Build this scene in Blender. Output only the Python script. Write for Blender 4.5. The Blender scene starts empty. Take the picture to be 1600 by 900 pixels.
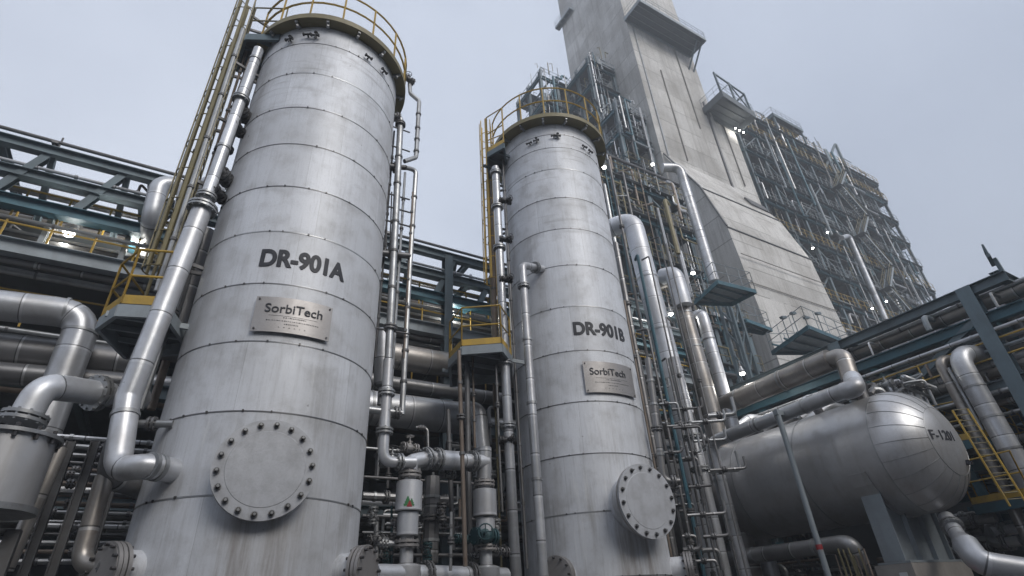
import bpy, bmesh, math, random
from mathutils import Vector, Matrix
random.seed(7)
C = bpy.context.scene.collection
sc = bpy.context.scene
PI = math.pi

# ------------------------------------------------------------------ camera, sky, sun, exposure
FPX = 850.0                       # focal length in pixels of a 1600 px wide frame
CAMZ = 1.6
U = Vector((-87, -1410, FPX)).normalized()
FW = (Vector((0, 0, 1)) - U * U.z).normalized()
RT = FW.cross(U)
if RT.x < 0: RT = -RT
AZ = math.radians(58.3)           # the plant's X axis lies 58.3 degrees right of the view
XC = RT * math.sin(AZ) + FW * math.cos(AZ)
YC = -RT * math.cos(AZ) + FW * math.sin(AZ)
cam_d = bpy.data.cameras.new('camera'); cam = bpy.data.objects.new('camera', cam_d); C.objects.link(cam)
cam_d.sensor_width = 36; cam_d.lens = FPX / 1600 * 36; cam_d.clip_start = 0.1; cam_d.clip_end = 3000
cr = Vector((XC.x, YC.x, U.x)); cu = -Vector((XC.y, YC.y, U.y)); cb = -Vector((XC.z, YC.z, U.z))
cam.matrix_world = Matrix(((cr.x, cu.x, cb.x, 0), (cr.y, cu.y, cb.y, 0), (cr.z, cu.z, cb.z, CAMZ), (0, 0, 0, 1)))
sc.camera = cam

SUN_DIR = Vector((0.12, -0.85, 0.66)).normalized()      # towards the sun, behind the overcast
w = bpy.data.worlds.new('World'); sc.world = w; w.use_nodes = True
nt = w.node_tree; nt.nodes.clear()
def wn(t, **k):
    n = nt.nodes.new(t)
    for a, b in k.items(): setattr(n, a, b)
    return n
out = wn('ShaderNodeOutputWorld'); bg = wn('ShaderNodeBackground'); bg.inputs[1].default_value = 0.1
sky = wn('ShaderNodeTexSky'); sky.sky_type = 'NISHITA'; sky.sun_disc = False
sky.sun_elevation = math.asin(SUN_DIR.z); sky.sun_rotation = math.atan2(SUN_DIR.x, SUN_DIR.y)
sky.air_density = 1.0; sky.dust_density = 4.0; sky.ozone_density = 1.0
tc = wn('ShaderNodeTexCoord'); noi = wn('ShaderNodeTexNoise'); noi.inputs['Scale'].default_value = 1.3
noi.inputs['Detail'].default_value = 5.0; noi.inputs['Roughness'].default_value = 0.5
rmp = wn('ShaderNodeValToRGB')
rmp.color_ramp.elements[0].position = 0.30; rmp.color_ramp.elements[0].color = (3.95, 4.32, 5.15, 1)
rmp.color_ramp.elements[1].position = 0.72; rmp.color_ramp.elements[1].color = (6.2, 6.6, 7.4, 1)
sepd = wn('ShaderNodeSeparateXYZ'); grad = wn('ShaderNodeValToRGB')      # the cloud deck thins towards the plant's -X side
grad.color_ramp.elements[0].position = 0.35; grad.color_ramp.elements[0].color = (1, 1, 1, 1)
grad.color_ramp.elements[1].position = 0.95; grad.color_ramp.elements[1].color = (0.74, 0.77, 0.81, 1)
mpr = wn('ShaderNodeMath', operation='MULTIPLY_ADD'); mpr.inputs[1].default_value = 0.5; mpr.inputs[2].default_value = 0.5
mul = wn('ShaderNodeMix', data_type='RGBA', blend_type='MULTIPLY'); mul.inputs[0].default_value = 1.0
mix = wn('ShaderNodeMix', data_type='RGBA'); mix.inputs[0].default_value = 0.88
L = nt.links.new
L(tc.outputs['Generated'], noi.inputs['Vector']); L(noi.outputs[0], rmp.inputs[0])
L(tc.outputs['Generated'], sepd.inputs[0]); L(sepd.outputs[0], mpr.inputs[0]); L(mpr.outputs[0], grad.inputs[0])
L(rmp.outputs[0], mul.inputs[6]); L(grad.outputs[0], mul.inputs[7])
L(sky.outputs[0], mix.inputs[6]); L(mul.outputs[2], mix.inputs[7])
L(mix.outputs[2], bg.inputs[0]); L(bg.outputs[0], out.inputs[0])
sd = bpy.data.lights.new('sun', 'SUN'); sd.energy = 1.5; sd.angle = math.radians(30); sd.color = (1.0, 0.96, 0.90)
so = bpy.data.objects.new('sun', sd); C.objects.link(so); so.rotation_euler = SUN_DIR.to_track_quat('Z', 'Y').to_euler()
sc.view_settings.view_transform = 'Standard'; sc.view_settings.look = 'None'
sc.view_settings.exposure = 0.88; sc.view_settings.gamma = 1.0; sc.view_settings.use_curve_mapping = False
sc.render.engine = 'CYCLES'
sc.cycles.use_denoising = True
sc.cycles.max_bounces = 6; sc.cycles.diffuse_bounces = 3; sc.cycles.glossy_bounces = 3; sc.cycles.volume_bounces = 0
sc.cycles.sample_clamp_indirect = 4.0

# ------------------------------------------------------------------ places read from the photograph
def ray(px, py):
    d = Vector((px - 800, py - 450, FPX))
    return Vector((d.dot(XC), d.dot(YC), d.dot(U)))
def W(px, py, X=None, Y=None, Z=None, D=None):
    """the world point seen at (px, py) whose X, Y, Z or plan distance from the camera is given"""
    r = ray(px, py)
    if X is not None: t = X / r.x
    elif Y is not None: t = Y / r.y
    elif Z is not None: t = (Z - CAMZ) / r.z
    else: t = D / math.hypot(r.x, r.y)
    return Vector((r.x * t, r.y * t, r.z * t + CAMZ))
V = lambda x, y, z: Vector((x, y, z))

# ------------------------------------------------------------------ materials
def mat(name, col, rough=0.5, metal=0.0, dirt=(0.05, 0.045, 0.04), dirt_amt=0.35, scale=1.5, streak=0.0, seam=0.0, tone=0.0,
        bump=0.0, rust=0.0, rough_var=0.15, fine=0.25, streak_h=0.10):
    m = bpy.data.materials.new(name); m.use_nodes = True
    t = m.node_tree; N = t.nodes; K = t.links.new; N.clear()
    def n(ty, **k):
        q = N.new(ty)
        for a, b in k.items(): setattr(q, a, b)
        return q
    def math_(op, a, b=None, clamp=False):
        q = n('ShaderNodeMath', operation=op, use_clamp=clamp)
        for i, v in enumerate((a, b)):
            if v is None: continue
            if isinstance(v, (int, float)): q.inputs[i].default_value = v
            else: K(v, q.inputs[i])
        return q.outputs[0]
    o = n('ShaderNodeOutputMaterial'); b = n('ShaderNodeBsdfPrincipled'); K(b.outputs[0], o.inputs[0])
    geo = n('ShaderNodeNewGeometry'); info = n('ShaderNodeObjectInfo')
    def noise(vec, sc_, det=5.0, ro=0.6):
        q = n('ShaderNodeTexNoise'); q.inputs['Scale'].default_value = sc_; q.inputs['Detail'].default_value = det
        q.inputs['Roughness'].default_value = ro; K(vec, q.inputs['Vector']); return q.outputs[0]
    def rampf(f, lo, hi):
        q = n('ShaderNodeMapRange'); q.clamp = True; K(f, q.inputs[0]); q.inputs[1].default_value = lo; q.inputs[2].default_value = hi
        return q.outputs[0]
    def mixc(f, a, bcol, mode='MIX'):
        q = n('ShaderNodeMix', data_type='RGBA', blend_type=mode)
        if isinstance(f, (int, float)): q.inputs[0].default_value = f
        else: K(f, q.inputs[0])
        for s, v in ((6, a), (7, bcol)):
            if isinstance(v, tuple): q.inputs[s].default_value = (*v, 1) if len(v) == 3 else v
            else: K(v, q.inputs[s])
        return q.outputs[2]
    pos = geo.outputs['Position']
    n1 = noise(pos, scale); n2 = noise(pos, scale * 9, 4, 0.7)
    c = mixc(math_('MULTIPLY', rampf(n1, 0.42, 0.78), dirt_amt), tuple(col), tuple(dirt))
    c = mixc(math_('MULTIPLY', rampf(n2, 0.5, 0.8), fine), c, tuple(x * 0.55 for x in col))
    # each object a little lighter or darker than the next
    vary = n('ShaderNodeMapRange'); K(info.outputs['Random'], vary.inputs[0]); vary.inputs[3].default_value = 0.82; vary.inputs[4].default_value = 1.12
    hv = n('ShaderNodeHueSaturation'); K(c, hv.inputs['Color']); K(vary.outputs[0], hv.inputs['Value']); c = hv.outputs[0]
    rg = math_('ADD', math_('MULTIPLY', n1, rough_var * 2), rough - rough_var)
    if streak:
        mp = n('ShaderNodeMapping'); mp.inputs['Scale'].default_value = (1, 1, streak_h); K(pos, mp.inputs[0])
        s1 = noise(mp.outputs[0], 4.0, 6, 0.65)
        sm = rampf(s1, 0.52, 0.74)
        c = mixc(math_('MULTIPLY', sm, streak), c, tuple(dirt))
    if rust:
        r1 = noise(pos, scale * 2.3, 6, 0.7)
        c = mixc(math_('MULTIPLY', rampf(r1, 0.6, 0.72), rust), c, (0.13, 0.055, 0.025))
    hgt = None
    if seam:
        at = n('ShaderNodeAttribute', attribute_name='along'); al = at.outputs['Fac']
        q = math_('DIVIDE', al, seam); fr = math_('FRACT', q); fl = math_('FLOOR', q)
        wn_ = n('ShaderNodeTexWhiteNoise', noise_dimensions='2D'); cmb = n('ShaderNodeCombineXYZ'); K(fl, cmb.inputs[0]); K(info.outputs['Random'], cmb.inputs[1]); K(cmb.outputs[0], wn_.inputs['Vector'])
        tn = n('ShaderNodeMapRange'); K(wn_.outputs[0], tn.inputs[0]); tn.inputs[3].default_value = 1 - tone; tn.inputs[4].default_value = 1 + tone * 0.6
        h2 = n('ShaderNodeHueSaturation'); K(c, h2.inputs['Color']); K(tn.outputs[0], h2.inputs['Value']); c = h2.outputs[0]
        rg = math_('ADD', rg, math_('MULTIPLY', math_('SUBTRACT', wn_.outputs[0], 0.5), 0.12))
        ln = math_('LESS_THAN', fr, 0.022 / seam)
        c = mixc(math_('MULTIPLY', ln, 0.75), c, (0.035, 0.035, 0.035))
        ln2 = math_('MULTIPLY', math_('LESS_THAN', math_('ABSOLUTE', math_('SUBTRACT', fr, 0.045 / seam)), 0.022 / seam), 0.35)
        c = mixc(ln2, c, (0.75, 0.76, 0.78))
    K(c, b.inputs['Base Color']); K(math_('MAXIMUM', rg, 0.08), b.inputs['Roughness'])
    b.inputs['Metallic'].default_value = metal
    if bump:
        bm_ = n('ShaderNodeBump'); bm_.inputs['Strength'].default_value = bump; bm_.inputs['Distance'].default_value = 0.05
        K(noise(pos, scale * 0.9, 3, 0.5), bm_.inputs['Height']); K(bm_.outputs[0], b.inputs['Normal'])
    return m

def shell_mat(name, seed, ang_n, dr=1.0, base=(0.64, 0.66, 0.70)):
    """aluminium sheet jacketing of a tower: courses, staggered upright joints, drip stains, smudges by the bands"""
    m = bpy.data.materials.new(name); m.use_nodes = True
    t = m.node_tree; N = t.nodes; K = t.links.new; N.clear()
    def n(ty, **k):
        q = N.new(ty)
        for a, b in k.items(): setattr(q, a, b)
        return q
    def M_(op, a, b=None):
        q = n('ShaderNodeMath', operation=op)
        for i, v in enumerate((a, b)):
            if v is None: continue
            if isinstance(v, (int, float)): q.inputs[i].default_value = v
            else: K(v, q.inputs[i])
        return q.outputs[0]
    def mr(f, lo, hi, a=0.0, b=1.0):
        q = n('ShaderNodeMapRange'); q.clamp = True; K(f, q.inputs[0])
        for i, v in enumerate((lo, hi, a, b)): q.inputs[i + 1].default_value = v
        return q.outputs[0]
    def mx(f, a, bc):
        q = n('ShaderNodeMix', data_type='RGBA')
        if isinstance(f, (int, float)): q.inputs[0].default_value = f
        else: K(f, q.inputs[0])
        for s, v in ((6, a), (7, bc)):
            if isinstance(v, tuple): q.inputs[s].default_value = (*v, 1)
            else: K(v, q.inputs[s])
        return q.outputs[2]
    def noise(vec, sc_, det=5.0, ro=0.6):
        q = n('ShaderNodeTexNoise'); q.inputs['Scale'].default_value = sc_; q.inputs['Detail'].default_value = det
        q.inputs['Roughness'].default_value = ro; K(vec, q.inputs['Vector']); return q.outputs[0]
    o = n('ShaderNodeOutputMaterial'); b = n('ShaderNodeBsdfPrincipled'); K(b.outputs[0], o.inputs[0])
    tcn = n('ShaderNodeTexCoord'); sp = n('ShaderNodeSeparateXYZ'); K(tcn.outputs['Object'], sp.inputs[0])
    x, y, z = sp.outputs
    ang = M_('ARCTAN2', y, x)
    course = n('ShaderNodeAttribute', attribute_name='along').outputs['Fac']     # which course, and how far up it, 0..1
    cf = M_('FLOOR', course); fr = M_('FRACT', course)
    wn0 = n('ShaderNodeTexWhiteNoise', noise_dimensions='1D'); K(M_('ADD', cf, seed), wn0.inputs['W'])
    an = M_('ADD', M_('MULTIPLY', ang, ang_n / (2 * PI)), wn0.outputs[0])
    pf = M_('FLOOR', an); pr = M_('FRACT', an)
    cm = n('ShaderNodeCombineXYZ'); K(cf, cm.inputs[0]); K(pf, cm.inputs[1]); cm.inputs[2].default_value = seed
    wn1 = n('ShaderNodeTexWhiteNoise', noise_dimensions='3D'); K(cm.outputs[0], wn1.inputs['Vector'])
    vec = tcn.outputs['Object']
    so_ = n('ShaderNodeVectorMath', operation='ADD'); K(vec, so_.inputs[0]); so_.inputs[1].default_value = (seed * 3.1, seed * 1.7, seed); vec = so_.outputs[0]
    big = noise(vec, 0.55, 4, 0.6); med = noise(vec, 2.2, 6, 0.65); fin = noise(vec, 28, 3, 0.6)
    mp = n('ShaderNodeMapping'); mp.inputs['Scale'].default_value = (1, 1, 0.07); K(vec, mp.inputs[0])
    st = noise(mp.outputs[0], 3.6, 7, 0.7); st2 = noise(mp.outputs[0], 11.0, 5, 0.6)
    brk = mr(noise(vec, 0.8, 4, 0.6), 0.38, 0.62, 0.25, 1.0)                # runs fade in and out
    # per-panel tone
    hv = n('ShaderNodeHueSaturation'); hv.inputs['Color'].default_value = (*base, 1); K(mr(wn1.outputs[0], 0, 1, 0.88, 1.08), hv.inputs['Value'])
    c = hv.outputs[0]
    c = mx(M_('MULTIPLY', mr(big, 0.45, 0.72), 0.45), c, (0.30, 0.295, 0.29))
    c = mx(M_('MULTIPLY', mr(noise(vec, 0.9, 3, 0.5), 0.52, 0.74), 0.35), c, (0.62, 0.63, 0.66))
    c = mx(M_('MULTIPLY', mr(med, 0.50, 0.78), 0.40), c, (0.26, 0.25, 0.24))
    low = mr(z, 9.0, 2.0)                                                  # the lower courses carry more drip marks
    c = mx(M_('MULTIPLY', M_('MULTIPLY', mr(st, 0.50, 0.72), M_('ADD', M_('MULTIPLY', low, 0.50 * dr), 0.24 * dr)), brk), c, (0.25, 0.24, 0.23))
    st3 = noise(mp.outputs[0], 26.0, 4, 0.6)
    c = mx(M_('MULTIPLY', mr(st3, 0.52, 0.72), 0.22), c, (0.24, 0.235, 0.23))
    c = mx(M_('MULTIPLY', mr(fin, 0.55, 0.75), 0.16), c, (0.20, 0.20, 0.205))
    c = mx(M_('MULTIPLY', M_('MULTIPLY', mr(st2, 0.58, 0.76), M_('ADD', M_('MULTIPLY', low, 0.40 * dr), 0.16 * dr)), brk), c, (0.80, 0.80, 0.79))
    # grime bands close under each girth seam
    gb = M_('MULTIPLY', M_('MULTIPLY', mr(fr, 0.80, 1.0), mr(noise(vec, 1.6, 5, 0.7), 0.44, 0.66)), 0.34)
    c = mx(gb, c, (0.17, 0.16, 0.15))
    mh = n('ShaderNodeMapping'); mh.inputs['Scale'].default_value = (0.5, 0.5, 6.0); K(vec, mh.inputs[0])   # scuffed dents along the upper courses
    c = mx(M_('MULTIPLY', M_('MULTIPLY', mr(noise(mh.outputs[0], 1.1, 4, 0.6), 0.56, 0.70), mr(z, 9.5, 12.5)), 0.45), c, (0.22, 0.21, 0.21))
    win = M_('MULTIPLY', mr(M_('ABSOLUTE', M_('ADD', ang, 1.62)), 0.42, 0.25), M_('MULTIPLY', mr(z, 3.3, 2.9), 1.0))
    c = mx(M_('MULTIPLY', M_('MULTIPLY', win, mr(st, 0.42, 0.62)), 0.55), c, (0.20, 0.16, 0.13))                  # drips from the manhole flange
    sp_ = noise(vec, 7.0, 2, 0.5); c = mx(M_('MULTIPLY', mr(sp_, 0.76, 0.80), 0.55), c, (0.10, 0.09, 0.085))
    ln = M_('LESS_THAN', pr, 0.004 * ang_n / 6)
    c = mx(M_('MULTIPLY', ln, 0.45), c, (0.22, 0.22, 0.22))
    K(c, b.inputs['Base Color'])
    b.inputs['Metallic'].default_value = 0.12
    rg = M_('ADD', M_('ADD', mr(big, 0.2, 0.8, 0.46, 0.60), M_('MULTIPLY', M_('SUBTRACT', wn1.outputs[0], 0.5), 0.06)), M_('MULTIPLY', M_('SUBTRACT', fin, 0.5), 0.10))
    K(rg, b.inputs['Roughness'])
    bp = n('ShaderNodeBump'); bp.inputs['Strength'].default_value = 0.35; bp.inputs['Distance'].default_value = 0.03
    K(noise(vec, 1.3, 3, 0.5), bp.inputs['Height']); K(bp.outputs[0], b.inputs['Normal'])
    return m

M = {}
M['shell_a'] = shell_mat('jacket_a', 3.0, 6)
M['shell_b'] = shell_mat('jacket_b', 11.0, 7, 1.35)
M['drum'] = mat('drum_jacket', (0.50, 0.505, 0.52), 0.40, 0.58, (0.22, 0.19, 0.16), 0.55, 0.5, streak=0.35, bump=0.25, rust=0.0)
M['clad'] = mat('pipe_cladding', (0.56, 0.575, 0.605), 0.38, 0.50, (0.22, 0.20, 0.18), 0.6, 1.3, seam=0.9, tone=0.2, bump=0.35, streak=0.2)
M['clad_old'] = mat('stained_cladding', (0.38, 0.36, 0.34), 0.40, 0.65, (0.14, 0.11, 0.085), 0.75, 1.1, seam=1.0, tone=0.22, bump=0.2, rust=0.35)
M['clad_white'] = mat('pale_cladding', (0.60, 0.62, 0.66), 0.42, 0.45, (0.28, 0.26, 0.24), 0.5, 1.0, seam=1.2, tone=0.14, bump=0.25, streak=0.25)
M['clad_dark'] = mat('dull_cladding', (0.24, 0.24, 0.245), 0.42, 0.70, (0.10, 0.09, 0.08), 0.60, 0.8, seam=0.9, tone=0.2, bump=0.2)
M['galv'] = mat('galvanised_pipe', (0.36, 0.37, 0.38), 0.42, 0.70, (0.12, 0.11, 0.10), 0.55, 2.5, rust=0.25)
M['dull'] = mat('dull_steel', (0.16, 0.16, 0.165), 0.5, 0.5, (0.06, 0.055, 0.05), 0.6, 2.5, rust=0.3)
M['rusty'] = mat('brown_pipe', (0.21, 0.17, 0.14), 0.55, 0.3, (0.09, 0.06, 0.04), 0.6, 2.0, rust=0.5)
M['black'] = mat('black_fitting', (0.035, 0.036, 0.04), 0.55, 0.3, (0.10, 0.09, 0.08), 0.4, 4.0)
M['bolt'] = mat('bolt_steel', (0.07, 0.07, 0.075), 0.45, 0.6, (0.16, 0.13, 0.10), 0.5, 9.0)
M['steel'] = mat('grey_steel', (0.12, 0.165, 0.19), 0.55, 0.1, (0.05, 0.05, 0.05), 0.5, 1.2, streak=0.25, rust=0.12)
M['pale_steel'] = mat('pale_grey_steel', (0.28, 0.32, 0.35), 0.55, 0.1, (0.10, 0.095, 0.09), 0.5, 1.2, streak=0.25, rust=0.12)
M['teal'] = mat('blue_green_steel', (0.04, 0.125, 0.165), 0.5, 0.1, (0.03, 0.04, 0.045), 0.5, 1.2, streak=0.2)
M['deckgrey'] = mat('deck_plate', (0.10, 0.115, 0.125), 0.65, 0.1, (0.04, 0.04, 0.04), 0.5, 1.0, streak=0.1)
M['yellow'] = mat('yellow_paint', (0.50, 0.32, 0.045), 0.5, 0.0, (0.16, 0.13, 0.07), 0.55, 3.0, rust=0.3)
M['yellow_dull'] = mat('worn_yellow_paint', (0.22, 0.185, 0.09), 0.55, 0.0, (0.13, 0.12, 0.09), 0.6, 3.0, rust=0.2)
M['concrete'] = mat('precast_concrete', (0.47, 0.445, 0.41), 0.9, 0.0, (0.27, 0.25, 0.225), 0.55, 0.16, streak=0.5, fine=0.15, streak_h=0.05)
M['concrete_dark'] = mat('stained_concrete', (0.30, 0.28, 0.26), 0.9, 0.0, (0.14, 0.13, 0.12), 0.6, 0.9, streak=0.4)
M['plate'] = mat('name_plate', (0.36, 0.345, 0.34), 0.45, 0.55, (0.24, 0.22, 0.20), 0.35, 3.0)
M['ink'] = mat('black_lettering', (0.016, 0.018, 0.026), 0.6, 0.0, (0.10, 0.10, 0.11), 0.35, 5.0)
M['dark_wall'] = mat('dark_siding', (0.06, 0.066, 0.072), 0.7, 0.0, (0.02, 0.02, 0.02), 0.5, 0.6)
M['white'] = mat('white_label', (0.62, 0.64, 0.66), 0.5, 0.0, (0.3, 0.3, 0.3), 0.3, 6.0)
M['red'] = mat('red_paint', (0.34, 0.02, 0.025), 0.45, 0.0, (0.12, 0.02, 0.02), 0.4, 4.0)
M['green'] = mat('green_paint', (0.04, 0.20, 0.07), 0.5, 0.0, (0.03, 0.08, 0.04), 0.4, 4.0)
M['valve_teal'] = mat('teal_valve_paint', (0.03, 0.075, 0.085), 0.45, 0.2, (0.02, 0.05, 0.05), 0.5, 4.0)
M['grass'] = mat('ground_slab', (0.10, 0.098, 0.095), 0.9, 0.0, (0.07, 0.065, 0.06), 0.6, 0.4)
lm = bpy.data.materials.new('lamp_glow'); lm.use_nodes = True
_b = lm.node_tree.nodes['Principled BSDF']; _b.inputs['Emission Color'].default_value = (1.0, 0.98, 0.92, 1); _b.inputs['Emission Strength'].default_value = 22.0
M['lamp'] = lm

# ------------------------------------------------------------------ mesh builder
def perp(d):
    a = Vector((0, 0, 1)) if abs(d.z) < 0.9 else Vector((1, 0, 0))
    u = d.cross(a).normalized(); return u, d.cross(u).normalized()
class MB:
    def __init__(s): s.v = []; s.f = []; s.a = []; s.mi = []; s.cm = 0
    def add(s, vs, fs, al=None):
        o = len(s.v); s.v += [tuple(v) for v in vs]; s.f += [tuple(i + o for i in f) for f in fs]
        s.mi += [s.cm] * len(fs); s.a += al if al else [0.3] * len(vs); return s
    def use(s, i): s.cm = i; return s
    def box(s, x0, y0, z0, x1, y1, z1):
        v = [(x, y, z) for z in (z0, z1) for y in (y0, y1) for x in (x0, x1)]
        return s.add(v, [(0, 2, 3, 1), (4, 5, 7, 6), (0, 1, 5, 4), (2, 6, 7, 3), (0, 4, 6, 2), (1, 3, 7, 5)])
    def beam(s, p, q, w, h, up=None):
        p, q = Vector(p), Vector(q); d = (q - p).normalized()
        up = Vector(up) if up else (Vector((0, 0, 1)) if abs(d.z) < 0.95 else Vector((1, 0, 0)))
        sx = d.cross(up).normalized() * w / 2; sy = sx.cross(d).normalized() * h / 2
        v = [e + a * sx + b * sy for e in (p, q) for a, b in ((-1, -1), (1, -1), (1, 1), (-1, 1))]
        return s.add(v, [(3, 2, 1, 0), (4, 5, 6, 7), (0, 1, 5, 4), (1, 2, 6, 5), (2, 3, 7, 6), (3, 0, 4, 7)])
    def ibeam(s, p, q, w, h, up=None, t=0.02):
        p, q = Vector(p), Vector(q); d = (q - p).normalized()
        up = Vector(up) if up else (Vector((0, 0, 1)) if abs(d.z) < 0.95 else Vector((1, 0, 0)))
        sx = d.cross(up).normalized(); sy = sx.cross(d).normalized()
        a, b = w / 2, h / 2; e = t * 0.6
        prof = [(-a, -b), (a, -b), (a, -b + t), (e, -b + t), (e, b - t), (a, b - t), (a, b), (-a, b), (-a, b - t), (-e, b - t), (-e, -b + t), (-a, -b + t)]
        n = 12; v = [k + sx * x + sy * y for k in (p, q) for x, y in prof]
        f = [(i, (i + 1) % n, n + (i + 1) % n, n + i) for i in range(n)]
        caps = [(0, 1, 2, 11), (11, 2, 3, 10), (10, 3, 4, 9), (9, 4, 5, 8), (8, 5, 6, 7)]
        f += [c[::-1] for c in caps] + [tuple(i + n for i in c) for c in caps]
        return s.add(v, f)
    def tube(s, pts, r, n=10, bend=None, caps=True, closed=False):
        pts = [Vector(p) for p in pts]
        if not closed and len(pts) > 2 and bend != 0:
            R = bend if bend else r * 2.6
            o = [pts[0]]
            for i in range(1, len(pts) - 1):
                a, b, c = pts[i - 1], pts[i], pts[i + 1]
                da, dc = (a - b), (c - b); la, lc = da.length, dc.length
                if la < 1e-6 or lc < 1e-6: continue
                da /= la; dc /= lc; ang = da.angle(dc)
                if ang > PI - 0.05: o.append(b); continue
                k = min(R / math.tan(ang / 2), la * 0.48, lc * 0.48)
                p0, p1 = b + da * k, b + dc * k
                steps = 7 if r > 0.04 else 3
                for j in range(steps + 1):
                    u = j / steps; o.append(p0 * (1 - u) ** 2 + b * 2 * u * (1 - u) + p1 * u * u)
            o.append(pts[-1]); pts = o
        m = len(pts); vs = []; al = []; L_ = 0
        d = (pts[1] - pts[0]).normalized(); u, w_ = perp(d)
        for i, p in enumerate(pts):
            if closed: d2 = (pts[(i + 1) % m] - pts[i - 1]).normalized()
            else: d2 = (pts[min(i + 1, m - 1)] - pts[max(i - 1, 0)]).normalized()
            u = (u - d2 * u.dot(d2)).normalized(); w_ = d2.cross(u)
            if i: L_ += (p - pts[i - 1]).length
            rr = r[i] if isinstance(r, (list, tuple)) else r
            for k in range(n):
                t = 2 * PI * k / n; vs.append(p + u * (rr * math.cos(t)) + w_ * (rr * math.sin(t))); al.append(L_ + 0.3)
        f = [(i * n + k, i * n + (k + 1) % n, (i + 1) * n + (k + 1) % n, (i + 1) * n + k) for i in range(m - 1) for k in range(n)]
        if closed: f += [((m - 1) * n + k, (m - 1) * n + (k + 1) % n, (k + 1) % n, k) for k in range(n)]
        elif caps: f += [tuple(range(n))[::-1], tuple((m - 1) * n + k for k in range(n))]
        return s.add(vs, f, al)
    def cyl(s, p, q, r, n=20, r1=None):
        return s.tube([p, q], [r, r if r1 is None else r1], n)
    def lathe(s, p, d, prof, n=24):
        """prof: (distance along d, radius); zero radius closes"""
        p = Vector(p); d = Vector(d).normalized(); u, w_ = perp(d); vs = []; al = []
        for h, r in prof:
            for k in range(n):
                t = 2 * PI * k / n; vs.append(p + d * h + u * (r * math.cos(t)) + w_ * (r * math.sin(t))); al.append(h)
        m = len(prof)
        f = [(i * n + k, i * n + (k + 1) % n, (i + 1) * n + (k + 1) % n, (i + 1) * n + k) for i in range(m - 1) for k in range(n)]
        f += [tuple(range(n))[::-1], tuple((m - 1) * n + k for k in range(n))]
        return s.add(vs, f, al)
    def torus(s, c, nrm, R, r, n=28, k=6, a0=0, a1=2 * PI):
        nrm = Vector(nrm).normalized(); u, w_ = perp(nrm); full = abs(a1 - a0 - 2 * PI) < 1e-6
        m = n if full else n + 1
        pts = [Vector(c) + u * R * math.cos(a0 + (a1 - a0) * i / n) + w_ * R * math.sin(a0 + (a1 - a0) * i / n) for i in range(m)]
        return s.tube(pts, r, k, bend=0, closed=full)
    def flange(s, p, d, r, n=16, bolts=8, gap=0.03):
        p = Vector(p); d = Vector(d).normalized(); R = r * 1.32 + 0.032; t = 0.026 + r * 0.10
        for sg in (-1, 1):
            s.cyl(p + d * sg * gap / 2, p + d * sg * (gap / 2 + t), R, n)
        u, w_ = perp(d)
        for k in range(bolts):
            a = 2 * PI * k / bolts + 0.2; c = p + (u * math.cos(a) + w_ * math.sin(a)) * (R - 0.03)
            s.cyl(c - d * (t + gap / 2 + 0.025), c + d * (t + gap / 2 + 0.025), 0.012 + r * 0.04, 6)
        return s
    def build(s, name, m, parent=None, loc=None, smooth=35):
        me = bpy.data.meshes.new(name)
        org = Vector(loc) if loc is not None else (parent_world(parent) if parent else Vector((0, 0, 0)))
        me.from_pydata([(x - org.x, y - org.y, z - org.z) for x, y, z in s.v], [], s.f)
        at = me.attributes.new('along', 'FLOAT', 'POINT'); at.data.foreach_set('value', s.a)
        bm = bmesh.new(); bm.from_mesh(me); bmesh.ops.recalc_face_normals(bm, faces=bm.faces); bm.to_mesh(me); bm.free()
        if smooth:
            me.shade_smooth(); me.set_sharp_from_angle(angle=math.radians(smooth))
        for q in (m if isinstance(m, (list, tuple)) else [m]): me.materials.append(M[q])
        if any(s.mi): me.polygons.foreach_set('material_index', s.mi)
        o = bpy.data.objects.new(name, me); C.objects.link(o)
        if parent: o.parent = parent; o.location = (0, 0, 0) if loc is None else org - parent_world(parent)
        else: o.location = org
        return o
def parent_world(p):
    v = Vector((0, 0, 0))
    while p: v += p.location; p = p.parent
    return v
def tag(o, label=None, cat=None, group=None, kind=None):
    if label: o['label'] = label
    if cat: o['category'] = cat
    if group: o['group'] = group
    if kind: o['kind'] = kind
    return o
def thing(name, loc, label, cat, group=None):
    o = bpy.data.objects.new(name, None); o.empty_display_size = 0.2; C.objects.link(o); o.location = loc
    return tag(o, label, cat, group)
def copy_tree(o, delta, label=None):
    """the thing moved by delta, with a copy of every part"""
    def rec(x, par):
        c = x.copy(); C.objects.link(c)
        if par: c.parent = par
        for ch in list(x.children): rec(ch, c)
        return c
    r = rec(o, None); r.location = o.location + Vector(delta)
    if label: r['label'] = label
    return r

# ------------------------------------------------------------------ builders for repeated kinds
def pipe(label, pts, r, m='clad', flanges=(), group=None, n=16, bend=None, cat='pipe', name='pipe', base=None, clamps=()):
    """a pipe run; each flange pair or clamp is a part. flanges: (segment, fraction)"""
    pts = [Vector(p) for p in pts]
    b = MB().tube(pts, r, n, bend)
    o = b.build(name, m, None, loc=min(pts, key=lambda p: p.z))
    tag(o, label, cat, group)
    for i, t in flanges:
        p = pts[i].lerp(pts[i + 1], t)
        MB().flange(p, pts[i + 1] - pts[i], r, 16, 8 if r < 0.15 else 12).build('flange', 'dull' if m != 'clad' else 'galv', o)
    for i, t in clamps:
        p = pts[i].lerp(pts[i + 1], t); d = (pts[i + 1] - pts[i]).normalized()
        MB().cyl(p - d * 0.03, p + d * 0.03, r + 0.018, n).build('clamp', 'galv' if m.startswith('clad') else 'dull', o)
    return o
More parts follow.
